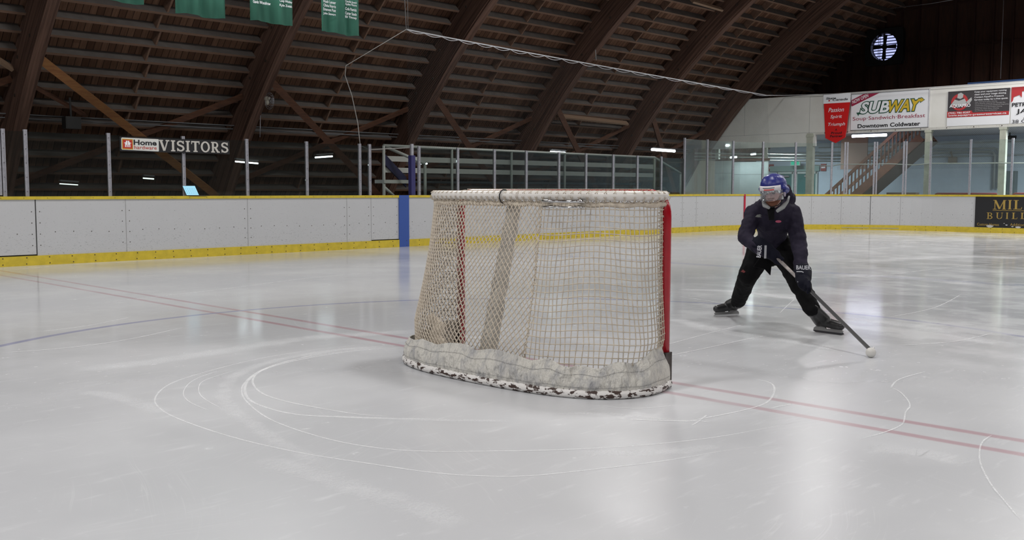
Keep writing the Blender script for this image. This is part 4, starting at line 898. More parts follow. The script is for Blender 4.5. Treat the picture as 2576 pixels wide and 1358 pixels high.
# visitors sign on the glass
YS = LY+GO-.05
a, b = at(300, 342, 1, YS), at(577, 388, 1, YS); zA, zB_ = at(438, 349, 1, YS).z, at(438, 384, 1, YS).z
t = thing('visitors_sign', ((a.x+b.x)/2, YS, zB_), 'long black VISITORS sign with small white shop sign on the glass', 'sign')
mb = MB(); mb.box((a.x, YS-.012, zB_), (b.x, YS+.012, zA)); mb.build('panel', mat('worn_black', (.005, .005, .007), .5, c2=(.35, .35, .34), vscale=26, thr=(.70, .72)), t)
W_, H_ = b.x-a.x, zA-zB_
def S3(u, v): return V((a.x+u*W_, YS-.014, zB_+v*H_))
NY = V((0, -1, 0)); lt = mat('letter_cream', (.50, .48, .44), .5)
mb = MB()
def seg(x0, y0, x1, y1, th): # stroke between two points (in letter units)
    p, q = V((x0, y0)), V((x1, y1)); d = (q-p).normalized(); n_ = V((-d.y, d.x))*th/2
    return [(p+n_)[:], (q+n_)[:], (q-n_)[:], (p-n_)[:]]
def ringseg(cx_, cz_, rx, rz, th, a0, a1, n=14):
    ps = []
    for k in range(n):
        t0 = a0+(a1-a0)*k/n; t1 = a0+(a1-a0)*(k+1)/n
        ps.append([(cx_+rx*math.cos(t0), cz_+rz*math.sin(t0)), (cx_+rx*math.cos(t1), cz_+rz*math.sin(t1)), (cx_+(rx-th)*math.cos(t1), cz_+(rz-th*.75)*math.sin(t1)), (cx_+(rx-th)*math.cos(t0), cz_+(rz-th*.75)*math.sin(t0))])
    return ps
pi = math.pi; sf = .11
LET = {'V': [seg(.15, .97, .47, .03, .20), seg(.78, .97, .50, .03, .11), seg(0, .95, .36, .95, sf), seg(.60, .95, .95, .95, sf)],
 'I': [seg(.2, 0, .2, 1, .20), seg(0, .95, .4, .95, sf), seg(0, .05, .4, .05, sf)],
 'S': ringseg(.36, .73, .34, .27, .17, .15, pi*1.35) + ringseg(.36, .28, .36, .28, .18, -pi*.95, pi*.42) + [seg(.13, .62, .62, .43, .17), seg(.62, .98, .62, .70, .08), seg(.07, .02, .07, .32, .08)],
 'T': [seg(.4, 0, .4, 1, .20), seg(0, .94, .8, .94, .13), seg(.04, .97, .04, .72, .08), seg(.76, .97, .76, .72, .08), seg(.2, .05, .6, .05, sf)],
 'O': ringseg(.42, .5, .44, .52, .18, 0, 2*pi, 24),
 'R': [seg(.18, 0, .18, 1, .19), seg(0, .95, .4, .95, sf), seg(0, .05, .38, .05, sf), seg(.38, .50, .68, .03, .19), seg(.6, .05, .85, .05, sf), seg(.2, .94, .42, .94, .12), seg(.2, .47, .42, .47, .12)] + ringseg(.42, .705, .28, .295, .17, -pi/2, pi/2)}
lx = {'V': .95, 'I': .4, 'S': .72, 'T': .8, 'O': .86, 'R': .85}
cur = 0.; pos = []
for ch in 'VISITORS': pos.append(cur); cur += lx[ch]+.13
tot = cur-.13; u0, u1 = .338, .985
for ch, p in zip('VISITORS', pos):
    for j, poly in enumerate(LET[ch]): mb.prism([((p+x)*(u1-u0)*W_/tot, y*.78*H_) for x, y in poly], S3(u0, .10)+NY*(.0002*j), XA, ZA, NY, .003)
mb.build('lettering', lt, t)
mb = MB(); mb.prism([(.012, .16), (.012, .88), (.018, .94), (.332, .92), (.335, .88), (.335, .10), (.33, .05), (.018, .10)], S3(0, 0), XA*W_, ZA*H_, NY, .004); mb.build('shop_panel', mat('shop_white', (.60, .61, .58), .4), t)
sy, sr = mat('shop_yellow', (.50, .30, .03), .4), mat('shop_red', (.45, .035, .02), .4)
mb = MB(); mb.prism([(.018, .14), (.018, .86), (.11, .85), (.11, .13)], S3(0, 0), XA*W_, ZA*H_, NY, .006); mb.build('emblem_border', sy, t)
mb = MB(); mb.prism([(.024, .20), (.024, .80), (.104, .79), (.104, .19)], S3(0, 0), XA*W_, ZA*H_, NY, .008); mb.build('emblem_field', sr, t)
mb = MB()
for pl in ([(.042, .29), (.042, .56), (.030, .56), (.050, .64), (.050, .73), (.062, .73), (.062, .29), (.056, .29), (.056, .45), (.050, .45), (.050, .29)], [(.066, .29), (.066, .73), (.078, .73), (.078, .64), (.098, .56), (.086, .56), (.086, .29), (.078, .29), (.078, .45), (.072, .45), (.072, .29)]): mb.prism(pl, S3(0, 0), XA*W_, ZA*H_, NY, .010)
mb.build('emblem_figure', M['sign_white'], t)
text('lettering', 'Home', S3(.118, .47), XA, ZA, NY, .195*W_, .34*H_, blk, t, bold=.03, lift=.006); text('lettering', 'hardware', S3(.120, .17), XA, ZA, NY, .195*W_, .25*H_, sr, t, bold=.004, lift=.006)

# laptop on the cap rail
q = at(478, 490, 1, LY+.05); t = thing('laptop', (q.x, LY+.05, TOPZ), 'open laptop with glowing pale blue screen standing on the boards', 'laptop')
cA, cB = at(456, 466, 1, LY+.02), at(495, 490, 1, LY+.02); w2 = (cB.x-cA.x)
mb = MB(); mb.box((q.x-.05, LY-.03, TOPZ), (q.x+.28, LY+.18, TOPZ+.012)); mb.build('keyboard_base', M['black'], t)
so = V((q.x-.09, LY+.0, TOPZ+.014)); su = V((.235, .0, 0)); sv = V((-.05, .05, .165))
mb = MB(); mb.prism([(-.03, -.03), (1.03, -.03), (1.03, 1.03), (-.03, 1.03)], so, su, sv, V((0, 1, .2)), .006); mb.build('lid', M['black'], t)
mb = MB(); mb.prism([(0, 0), (1, 0), (1, 1), (0, 1)], so+V((0, -.003, 0)), su, sv, V((0, 1, .2)), .002)
mb.build('screen', mat('screen_blue', (.2, .4, .5), .3, emit=(.22, .47, .60), es=.9), t)
mb = MB()
for i in range(5):
    for j in range(3): mb.prism([(.08+.18*i, .2+.22*j), (.16+.18*i, .2+.22*j), (.16+.18*i, .25+.22*j), (.08+.18*i, .25+.22*j)], so+V((0, -.005, 0)), su, sv, V((0, 1, .2)), .001)
mb.build('screen_content', mat('screen_dark', (.1, .2, .3), .3, emit=(.12, .30, .42), es=.8), t)

# stuffed bird-like lump and round guard on the second arch
q = at(678, 254, 0, 11.85); t = thing('round_guard_lamp', q, 'round wire guard with pale lump on the arch under the banners', 'lamp')
mb = MB()
for r in (.04, .09, .14, .18): mb.tube([q+V((.0, r*math.cos(k), r*math.sin(k))) for k in np.linspace(0, 2*pi, 20)[:-1]], .005, 5, closed=True)
for k in range(7): a_ = -.16+.053*k; hh = math.sqrt(max(.18**2-a_*a_, 0)); mb.tube([q+V((-.01, -hh, a_)), q+V((-.01, hh, a_))], .004, 5)
mb.build('wire_guard', M['alu'], t)
mb = MB(); mb.ball(q+V((-.04, .05, .05)), (.05, .07, .055)); mb.ball(q+V((-.04, .03, -.03)), (.04, .04, .06)); mb.ball(q+V((-.04, -.03, .05)), (.03, .05, .035)); mb.build('pale_lump', mat('pale_lump', (.5, .47, .4), .8), t)
mb = MB(); q2 = at(655, 290, 1, 19.4); q3 = at(654, 345, 1, 19.4); mb.tube([q2, q3], .008, 5); tag(mb.build('thin_cord', M['alu']), 'thin pale cord hanging below the round guard', 'cord')

# ------------------------------------------------------------------ green banners
BY = 15.4
gm = mat('banner_green', (.035, .16, .105), .6, c2=(.055, .22, .15), vscale=2.2, stretch=(3, 1, .2))
txts = [([], []), ([], []), (['Gavin Woodrow'], ['Cody Whitley', 'Kyle Zulak']), (['Noah Lenser', 'Olivia Norris', 'Emerson Post', 'John Stewart'], ['Camilla Jausch', 'Ayden Moore', 'Cole Patrick', 'Carter Steele', 'Eli Tinney'])]
for k, (x0, y0, x1, y1) in enumerate(((300, 0, 362, 13), (445, 34, 563, 47), (630, 53, 738, 64), (807, 78, 901, 92))):
    a, b = at(x0, y0, 1, BY), at(x1, y1, 1, BY); 
    if k == 0: a = V((b.x-.93, BY, b.z))
    zb_ = (a.z+b.z)/2; W_ = b.x-a.x; H_ = 1.75
    t = thing('green_banner', (a.x, BY, zb_), ['plain green banner end hanging furthest left', 'plain green banner hanging second from left', 'green banner with few white names, in front of the arch', 'green banner with the most white names, furthest right'][k], 'banner', 'green banners under the roof')
    nx = 24; vs = []
    for i in range(nx+1):
        u = i/nx; dy = .035*math.sin(u*(9+k)+k*1.7)+.02*math.sin(u*23+k)
        for zz in (zb_, zb_+H_): vs.append((a.x+u*W_, BY+dy*(1.0 if zz == zb_ else .5), zz + (.0 if zz > zb_+.1 else .012*math.sin(u*7))))
    mb = MB(); mb.add(vs, [(2*i, 2*i+2, 2*i+3, 2*i+1) for i in range(nx)], 0, True); o = mb.build('cloth', gm, t); md = o.modifiers.new('s', 'SOLIDIFY'); md.thickness = .004
    mb = MB(); mb.tube([(a.x-.03, BY, zb_+H_), (b.x+.03, BY, zb_+H_)], .015, 6); mb.build('top_rod', M['alu'], t)
    for side, lst in enumerate(txts[k]):
        for j, nm in enumerate(lst[::-1] if False else lst):
            yy = {0: {1: [4], 4: [0, 10, 20, 31]}, 1: {2: [3, 14], 5: [3, 10, 21, 32, 42]}}[side][len(lst)][j]
            if k == 2: q = at(636 if side == 0 else 703, yy+3+(0 if side == 0 else 0), 1, BY-.06); ww = 40 if side == 0 else 29
            else: q = at(813 if side == 0 else 868, yy+(6 if side == 0 else 4), 1, BY-.06); ww = 30 if side == 0 else 28
            text('name_lettering', nm, (q.x, BY-.065, q.z), XA, ZA, NY, ww/ (FPX/ (q-_C).dot(_F)) * 1.25, .052, M['sign_white'], t, bold=.015)
# boom the banners hang from
mb = MB(); mb.tube([(5, BY, zb_+1.80), (13, BY, zb_+1.80)], .02, 6); tag(mb.build('banner_cable', M['alu']), 'cable carrying the green banners, above the photo edge', 'cable')

# ------------------------------------------------------------------ safety net, its rope and cable
c0 = at(1022, 74, 1, 16.75); c1 = at(1930, 240, 1, 16.9)
t = thing('net_cable', c0, 'white cable with small scallops holding the safety net', 'cable')
N_ = 120; line = []
for i in range(N_+1):
    u = i/N_; x_ = 1022+(1930-1022)*u; y_ = 74+(240-74)*(u**.96)+0
    D = at(x_, y_, 1, 16.75+.15*u); line.append(D)
mb = MB(); mb.tube(line, .016, 6); mb.build('cable', mat('rope_white', (.45, .46, .48), .6), t)
mb = MB(); low = []
for i in range(N_*3+1):
    u = i/(N_*3); k = int(u*N_); f_ = u*N_-k; p = line[min(k, N_)].lerp(line[min(k+1, N_)], f_) ; ph = (u*21) % 1; low.append(p+V((0, -.03, -.06*math.sin(pi*ph)*(.5+.5*math.sin(u*2.6+.3))-.01)))
mb.tube(low, .007, 5); mb.build('scallop_cord', mat('cord_white', (.5, .5, .52), .6), t)
hm = mat('hanger_grey', (.22, .22, .22), .6); mb = MB(); q = at(1498, 125, 1, 16.8); mb.tube([q, at(1500, 152, 1, 16.8)], .01, 5); mb.build('hanger', hm, t); mb = MB()
top = at(1018, 0, 1, 16.75); mb.tube([c0, top, top+(top-c0)*.5], .008, 5); mb.build('hanger', hm, t); mb = MB(); top = at(1025, 0, 1, 16.75); mb.tube([c0+V((.05, 0, 0)), top, top+(top-c0)*.5], .006, 5); mb.build('hanger', hm, t)
e0 = V((XF-.12, at(1975, 240, 0, XF-.12).y, at(1975, 240, 0, XF-.12).z)); e1 = at(2130, 235, 0, XF-.12)
mb = MB(); mb.tube([line[-1], e0, e1, V((XF-.12, 2, e1.z))], .014, 6); mb.build('end_cable', mat('rope_grey', (.4, .4, .41), .6), t)
rope = [c0, at(870, 165, 1, 16.72), at(868, 190, 1, 16.72), at(885, 240, 1, 16.7), at(900, 310, 1, 16.7), at(906, 366, 1, 16.7), at(930, 376, 1, 16.7), at(980, 374, 1, 16.7), at(1040, 371, 1, 16.7)]
mb = MB(); mb.tube(rope, .009, 5); tag(mb.build('net_edge_rope', mat('edge_rope', (.34, .33, .31), .7)), 'slack pale rope along the loose edge of the safety net', 'rope')
# left net
mb = MB(); vs, uv = [], []
bot = []
for i in range(N_+1):
    p = line[i]; zb_ = GZ-.02 if p.x < 24 else GZ-.05; q = V((p.x if i else p.x, 16.72, zb_)); bot.append(q); vs += [p[:], q[:]]
mb.add(vs, [(2*i, 2*i+2, 2*i+3, 2*i+1) for i in range(N_)])
net = mb.build('safety_net', M['netting']); uvl = net.data.uv_layers.new(name='UVMap')
for lp in net.data.loops:
    v_ = net.data.vertices[lp.vertex_index].co; uvl.data[lp.index].uv = (v_.x, v_.z)
tag(net, 'fine black safety net above the left glass', 'net')
mb = MB(); mb.add([(XF+.12, 15.6, zb0), (XF+.12, 4, zb0), (XF+.12, 4, 1.9), (XF+.12, 15.6, 1.9)], [(0, 1, 2, 3)])
net = mb.build('safety_net', M['netting']); uvl = net.data.uv_layers.new(name='UVMap')
for lp in net.data.loops:
    v_ = net.data.vertices[lp.vertex_index].co; uvl.data[lp.index].uv = (v_.y, v_.z)
tag(net, 'fine black safety net hanging behind the end glass', 'net')
pts_ = [(2050, 415), (2090, 418), (2115, 413), (2180, 413), (2240, 412), (2300, 415), (2345, 411), (2430, 411), (2500, 410), (2600, 410)]
mb = MB(); mb.tube([at(x, y, 0, XF-.05) for x, y in pts_], .018, 6); tag(mb.build('net_hem', mat('hem_white', (.5, .52, .48), .6)), 'pale hem of the end net crossing the tall glass', 'rope')
# hanging wires at top right
for (x0, y0, x1, y1, lab) in ((2527, -60, 2517, 198, 'thin pale wire hanging straight down to the sign wall'), (2235, 22, 2450, -10, 'thin pale wire crossing high on the dark wall')):
    mb = MB(); mb.tube([at(x0, y0, 0, XW-.4), at((x0+x1)/2, (y0+y1)/2+3, 0, XW-.4), at(x1, y1, 0, XW-.4)], .012, 5); tag(mb.build('hanging_wire', M['alu']), lab, 'wire')

# ------------------------------------------------------------------ outer eave walls (dark)
mb = MB(); yo = YC+math.sqrt(RD**2-9.2**2)
mb.box((-14, yo-.1, -.02), (XW, yo+.1, .4)); struct(mb.build('wall_left', M['darkwood']))
mb = MB(); yo2 = YC-math.sqrt(RD**2-9.2**2); mb.box((-14, yo2-.1, -.02), (XW, yo2+.1, .4)); struct(mb.build('wall_right', M['darkwood']))

# ------------------------------------------------------------------ the goal
GX, YR_, YL_ = 5.02, 3.607, 5.48; GC = (YR_+YL_)/2; GH = 1.20
t = thing('hockey_goal', (GX-.3, GC, 0), 'red and white hockey goal seen from behind with worn net', 'goal'); goal = t
def arcpts(P, n=8):
    "rounded path through given corner list: (point, radius)"
    out = []
    for i, (p, r) in enumerate(P):
        p = V(p)
        if r == 0 or i in (0, len(P)-1): out.append(p); continue
        a, b = V(P[i-1][0]), V(P[i+1][0]); da, db = (a-p).normalized(), (b-p).normalized()
        A_, B_ = p+da*r, p+db*r
        for k in range(n+1):
            u = k/n; out.append(A_*(1-u)**2+p*2*u*(1-u)+B_*u*u)
    return out
pr_ = .030
mb = MB(); mb.tube(arcpts([((GX, YR_, .0), 0), ((GX, YR_, GH), .14), ((GX, YL_, GH), .14), ((GX, YL_, .0), 0)]), pr_, 14); mb.build('red_post_frame', M['goal_red'], t)
for y in (YR_, YL_): mb = MB(); mb.box((GX-.036, y-.012-(.022 if y == YR_ else -.0), 0), (GX+.03, y+.012+(.022 if y == YL_ else 0), .22)); mb.build('post_foot', M['bare'], t)
base2 = [(5.02, .965), (4.93, 1.005), (4.80, 1.035), (4.66, 1.03), (4.52, .97), (4.42, .87), (4.345, .72), (4.30, .55), (4.275, .35), (4.265, .15)]
base = [(x, GC-y) for x, y in base2]+[(x, GC+y) for x, y in base2[::-1]]
top2 = [(5.0, .935), (4.90, .95), (4.78, .93), (4.69, .86), (4.625, .74), (4.59, .58), (4.57, .38), (4.56, .15)]
topc = [(x, GC-y) for x, y in top2]+[(x, GC+y) for x, y in top2[::-1]]
def resample(pts, n):
    P = np.array(pts, float)
    for _ in range(2):
        Q = [P[0]]
        for i in range(len(P)-1): Q += [P[i]*.75+P[i+1]*.25, P[i]*.25+P[i+1]*.75]
        Q.append(P[-1]); P = np.array(Q)
    d = np.r_[0, np.cumsum(np.linalg.norm(np.diff(P, axis=0), axis=1))]; u = np.linspace(0, d[-1], n)
    return np.stack([np.interp(u, d, P[:, k]) for k in range(2)], 1), d[-1]
B60, bl = resample(base, 90); T60, tl = resample(topc, 90)
mb = MB(); mb.tube([(x, y, .028) for x, y in B60], .028, 10); mb.build('base_rail', M['rust'], t)
mb = MB(); mb.tube([(x, y, GH-.012) for x, y in T60], [.030]*90, 12); mb.build('top_rail', M['goal_white'], t)
mb = MB(); mb.tube([(x+.005, y, GH-.066+.004*math.sin(i*.9)) for i, (x, y) in enumerate(T60)], [.014+.003*abs(math.sin(i*.35)) for i in range(90)], 8); mb.build('net_roll', M['twine'], t)
# padded centre support
mb = MB(); a_, b_ = V((4.645, GC, GH-.04)), V((4.36, GC, .05)); pts = [a_.lerp(b_, k/16) for k in range(17)]; mb.tube(pts, [.046+.014*(k/16)+.005*math.sin(k*2.6) for k in range(17)], 14); mb.build('padded_support', M['pad'], t)
mb = MB(); mb.tube([V((4.56+.045*math.cos(k), GC+.02, GH-.02+.045*math.sin(k))) for k in np.linspace(0, 2*pi, 12)[:-1]], .0045, 5, closed=True); mb.build('strap', M['black'], t)
# bottle ring on the top net
q = V((4.52, 4.02, GH-.045)); mb = MB()
mb.tube([q+V((.07*math.cos(k), .16*math.sin(k), .0)) for k in np.linspace(0, 2*pi, 24)[:-1]], .010, 6, closed=True); mb.tube([q+V((.07*math.cos(k), .16*math.sin(k), -.035)) for k in np.linspace(0, 2*pi, 24)[:-1]], .006, 6, closed=True); mb.build('bottle_ring', M['chrome'], t)
# net surface
SKT = .14
def netpt(u, v):
    "u 0..1 from right post round the back to left post, v 0 top .. 1 at the skirt"
    k = u*89; i = min(int(k), 88); f_ = k-i
    T = T60[i]*(1-f_)+T60[i+1]*f_; Bq = B60[i]*(1-f_)+B60[i+1]*f_
    z0, z1 = GH-.02, .07
    w_ = v; x, y = T*(1-w_)+Bq*w_
    sag = math.sin(pi*v)*(.010*math.sin(pi*u)+.006*math.sin(5*pi*u))
    # net pulled a little inward around the seam
    x += sag+.02*math.sin(pi*v)*math.exp(-((u-.40)/.06)**2); y += (GC-y)*.02*math.sin(pi*v)
    if v > .78: cv = (V((4.9, GC, 0))-V((x, y, 0))).normalized()*(.075*(v-.78)/.22); x += cv.x; y += cv.y
    z = z0*(1-v)+z1*v + .006*math.sin(9*u*pi+1)*math.sin(pi*v)
    return V((x, y, z))
seam_u = .37; TR = .0034
mb = MB(); NC, NR = 30, 29
nodeR = [[netpt((i+ .14*math.sin(j*.5+i*1.3))/NC*seam_u*(1) if 0 < i < NC else i/NC*seam_u, (j + .6*math.sin(pi*i/NC)*math.sin(pi*j/NR)*math.cos(i/NC*6.0))/NR) for j in range(NR+1)] for i in range(NC+1)]
for i in range(NC+1): mb.tube(nodeR[i], TR, 5, caps=False)
for j in range(1, NR+1): mb.tube([nodeR[i][j] for i in range(NC+1)], TR, 5, caps=False)
for i in range(0, NC+1):
    for j in range(1, NR): mb.ball(nodeR[i][j], .0052, 6)
n1 = mb.build('net_square_mesh', M['twine'], t)
mb = MB(); NC2, NR2 = 46, 24
def nl(i, j): return netpt(seam_u+(1-seam_u)*i/NC2, min(1, max(0, j/NR2)))
for s_ in range(-NR2, NC2+1):
    for sg in (1, -1):
        pts = []
        for j in range(0, NR2+1):
            i = s_+j if sg == 1 else s_+NR2-j
            if 0 <= i <= NC2: pts.append(nl(i+.12*math.sin(j), j))
        if len(pts) > 1: mb.tube(pts, TR, 5, caps=False)
mb.build('net_diamond_mesh', M['twine'], t)
mb = MB()
def inner(u, v): p = netpt(u, v); c_ = (V((4.9, GC, p.z))-p).normalized(); return p+c_*.035
for i in range(15): mb.tube([inner(.845+.155*i/14, .02+.9*j/14) for j in range(15)], .0022, 4, caps=False)
for j in range(25): mb.tube([inner(.845+.155*i/10, .02+.9*j/24) for i in range(11)], .0022, 4, caps=False)
mb.build('side_mesh', M['twine_shaded'], t)  # extra inner layer in a shade colour, darkening the left side net
# lacing of the two nets and to the posts
def lace(fn, n, amp, nm, r=.003):
    mb = MB(); mb.tube([fn(k/n)+V((amp*math.sin(k*2.4), amp*.8*math.cos(k*2.4), 0)) for k in range(n+1)], r, 5); mb.build(nm, M['twine'], t)
lace(lambda v: netpt(seam_u, v), 90, .010, 'seam_lacing'); lace(lambda v: netpt(seam_u+.012*math.sin(8*v), v), 60, .006, 'seam_lacing')
lace(lambda v: V((GX-.032, YR_+.012, .2+(GH-.26)*v)), 130, .014, 'post_lacing', .005); lace(lambda v: V((GX-.03, YR_+.022, .2+(GH-.26)*v)), 150, .018, 'post_lacing'); lace(lambda v: V((GX-.032, YL_-.012, .2+(GH-.26)*v)), 90, .010, 'post_lacing')
lace(lambda v: V((GX-.03, YR_+.1+(YL_-YR_-.2)*v, GH+.028)), 200, .008, 'bar_lacing', .003)
# winding of net round the top rail
mb = MB()
for k in range(1, 87, 2):
    x, y = T60[k]; x2, y2 = T60[k+1]; tn = V((x2-x, y2-y, 0)).normalized(); nn = V((-tn.y, tn.x, 0))
    for sg in (1, -1):
        pts = [V((x, y, GH-.014))+tn*(.040*sg*(a-.5)*2*.9)+nn*(.035*math.cos(2*pi*a*.9+.6))+ZA*(.036*math.sin(2*pi*a*.9+.6)-.004) for a in np.linspace(0, 1, 9)]; mb.tube(pts, .0026, 4, caps=False)
mb.build('rail_winding', M['twine'], t)
# top net
mb = MB()
for k in range(1, 48):
    y = GC-.92+1.84*k/48; yy = y; kk = min(range(90), key=lambda i: abs(T60[i][1]-y) + (9 if T60[i][0] > 4.95 else 0)); x = T60[kk][0]
    mb.tube([(x, y, GH+.012), ((x+GX)/2, y, GH+.006), (GX, y, GH+.022)], .0024, 4, caps=False)
for k in range(1, 11):
    x = 4.57+.041*k; hw = np.interp(x, [a for a, b in top2[::-1]], [b for a, b in top2[::-1]])-.01; mb.tube([(x, GC+q_, GH+.006+.004*abs(q_)) for q_ in np.linspace(-hw, hw, 14)], .0024, 4, caps=False)
mb.build('top_net', M['twine'], t)
# canvas skirt
nu, nv = 420, 16; vs = []
for i in range(nu+1):
    u = i/nu; k = u*89; a = min(int(k), 88); f_ = k-a; Bq = B60[a]*(1-f_)+B60[a+1]*f_
    hgt = .165+.030*math.sin(u*11+2.2)*.6+.012*math.sin(u*47)+.010*math.sin(u*83+1)*(1 if u < .4 else .3)
    hgt += .055*math.exp(-((u-.06)/.055)**2)+.035*math.exp(-((u-.95)/.05)**2)-.02*math.exp(-((u-.84)/.03)**2) + .012*math.exp(-((u-.36)/.03)**2)
    cn = V((4.9, GC, 0)); inward = (cn-V((Bq[0], Bq[1], 0))).normalized()
    for j in range(nv+1):
        w_ = j/nv; fold = (.009*math.sin(u*105+w_*2)+.006*math.sin(u*61+3+w_*4))*w_*(2.4 if .12 < u < .33 else .8)+.0022*math.sin(u*331+w_*9)*math.sin(w_*7+u*40)+.0018*math.sin(u*517-w_*14)
        p = V((Bq[0], Bq[1], .040+hgt*w_))+inward*(.050*w_**1.3+fold-.030*math.sin(pi*min(1, w_*1.1))*.5-.012); vs.append(p)
mb = MB(); mb.add(vs, [(i*(nv+1)+j, (i+1)*(nv+1)+j, (i+1)*(nv+1)+j+1, i*(nv+1)+j+1) for i in range(nu) for j in range(nv)], 0, True)
sk = mb.build('canvas_skirt', M['canvas'], t); md = sk.modifiers.new('s', 'SOLIDIFY'); md.thickness = .004
mb = MB()
for off in (.035, .135):
    pts = []
    for i in range(6, nu-5, 3):
        j = min(nv, int(round(off/.19*nv))); p = V(vs[i*(nv+1)+j]); o_ = (V((p.x, p.y, 0))-V((4.9, GC, 0))).normalized(); pts.append(p+o_*.005)
    mb.tube(pts, .0009, 4)
mb.build('stitching', mat('stitch_dark', (.18, .18, .18), .8), t)
mb = MB()   # bundled net in the left corner of the goal
for k in range(9): c = V((4.66+.03*math.sin(k*2.1), GC+.80+.05*math.cos(k*1.7), .07+.028*k)); mb.ball(c, (.055-.003*k, .065-.003*k, .05), 8)
remeshed(mb, 'bunched_net', M['twine'], .014, t, 2, (.05, .02))

# ------------------------------------------------------------------ skate marks and shaved snow
def ribbon(mb, pts, w_, uvs, z=.0012):
    P = [V((p[0], p[1], 0)) for p in pts]; Q = []
    for i in range(len(P)-1):
        a, b, c, d = P[max(i-1, 0)], P[i], P[i+1], P[min(i+2, len(P)-1)]
        for k in range(6):
            s_ = k/6; Q.append(.5*((2*b)+(c-a)*s_+(2*a-5*b+4*c-d)*s_*s_+(3*b-a-3*c+d)*s_**3))
    Q.append(P[-1]); n = len(Q); o = len(mb.v); vs = []
    for i, p in enumerate(Q):
        tn = (Q[min(i+1, n-1)]-Q[max(i-1, 0)]).normalized(); nn = V((-tn.y, tn.x, 0))
        for sg in (-1, 1): vs.append((p.x+nn.x*w_*sg/2, p.y+nn.y*w_*sg/2, z)); uvs.append((i/(n-1), (sg+1)/2))
    mb.add(vs, [(2*i, 2*i+1, 2*i+3, 2*i+2) for i in range(n-1)])
def decal(name, lst, mt, label, z):
    mb = MB(); uvs = []
    for k, (pts, w_) in enumerate(lst): ribbon(mb, [gr(x, y)[:2] for x, y in pts], w_*(1.5 if w_ < .03 else 1), uvs, z+.00015*k)
    o = mb.build(name, mt); uvl = o.data.uv_layers.new(name='UVMap')
    for lp in o.data.loops: uvl.data[lp.index].uv = uvs[lp.vertex_index]
    o['kind'] = 'stuff'; o['label'] = label; o['category'] = 'ice marks'; return o
decal('skate_marks', [
 ([(1020, 853), (900, 868), (760, 884), (640, 905), (520, 935), (430, 965), (391, 1000), (405, 1030), (470, 1062), (600, 1104), (760, 1140), (920, 1165), (1080, 1188), (1200, 1197), (1330, 1197), (1500, 1180), (1680, 1158), (1850, 1130), (2000, 1116)], .018),
 ([(1040, 862), (940, 872), (830, 885), (740, 905), (660, 930), (620, 958), (608, 985), (625, 1015), (680, 1055), (780, 1092), (900, 1120), (1050, 1135), (1250, 1135), (1450, 1130), (1640, 1118), (1800, 1100), (1940, 1075), (2020, 1058)], .018),
 ([(1010, 873), (900, 882), (790, 898), (700, 918), (645, 940), (618, 968), (622, 1000), (660, 1022), (740, 1042), (850, 1049), (1000, 1053), (1150, 1052)], .045),
 ([(1010, 872), (900, 880), (790, 895), (700, 915), (650, 938), (636, 962), (660, 990), (720, 1010), (800, 1026), (900, 1042), (1010, 1049)], .035),
 ([(560, 930), (490, 955), (462, 985), (475, 1010), (530, 1035)], .012), ([(600, 930), (520, 955), (500, 975), (510, 1000), (560, 1030)], .012),
 ([(1700, 1066), (1800, 1047), (1880, 1030), (1930, 1012), (1948, 985), (1940, 965), (1900, 953)], .022), ([(1940, 1027), (1995, 1016)], .02),
 ([(1500, 1020), (1600, 1028), (1700, 1020)], .012), ([(1580, 1055), (1700, 1060), (1760, 1060)], .035), ([(1740, 1072), (1765, 1055), (1778, 1045)], .018), ([(1738, 1058), (1780, 1062)], .015),
 ([(2240, 975), (2262, 985), (2282, 1005), (2289, 1022), (2278, 1038), (2274, 1060), (2262, 1073), (2220, 1090), (2150, 1108)], .016), ([(2240, 978), (2262, 955), (2330, 935)], .02),
 ([(2576, 1320), (2530, 1265), (2490, 1215), (2465, 1160), (2470, 1115), (2500, 1093)], .014),
 ([(0, 888), (120, 880), (250, 866), (360, 847), (470, 822)], .04), ([(100, 835), (220, 820), (340, 796)], .02),
 ([(2030, 640), (2150, 632), (2400, 628), (2576, 635)], .10), ([(2150, 700), (2260, 688), (2400, 672), (2576, 660)], .06),
 ([(1700, 745), (1800, 760), (1850, 768)], .03), ([(1670, 870), (1780, 840), (1880, 815)], .03), ([(1660, 900), (1760, 880), (1900, 850), (1960, 842)], .03),
 ([(1960, 790), (1980, 770), (2000, 752)], .012), ([(1720, 700), (1850, 698)], .05), ([(2250, 870), (2400, 860), (2500, 838)], .03), ([(2230, 800), (2350, 775), (2420, 740)], .02), ([(0, 683), (200, 665), (420, 655), (600, 650)], .10), ([(240, 765), (560, 728), (780, 700), (1020, 680)], .04),
 ], M['mark'], 'white curved skate cuts in the ice round the goal', .0014)
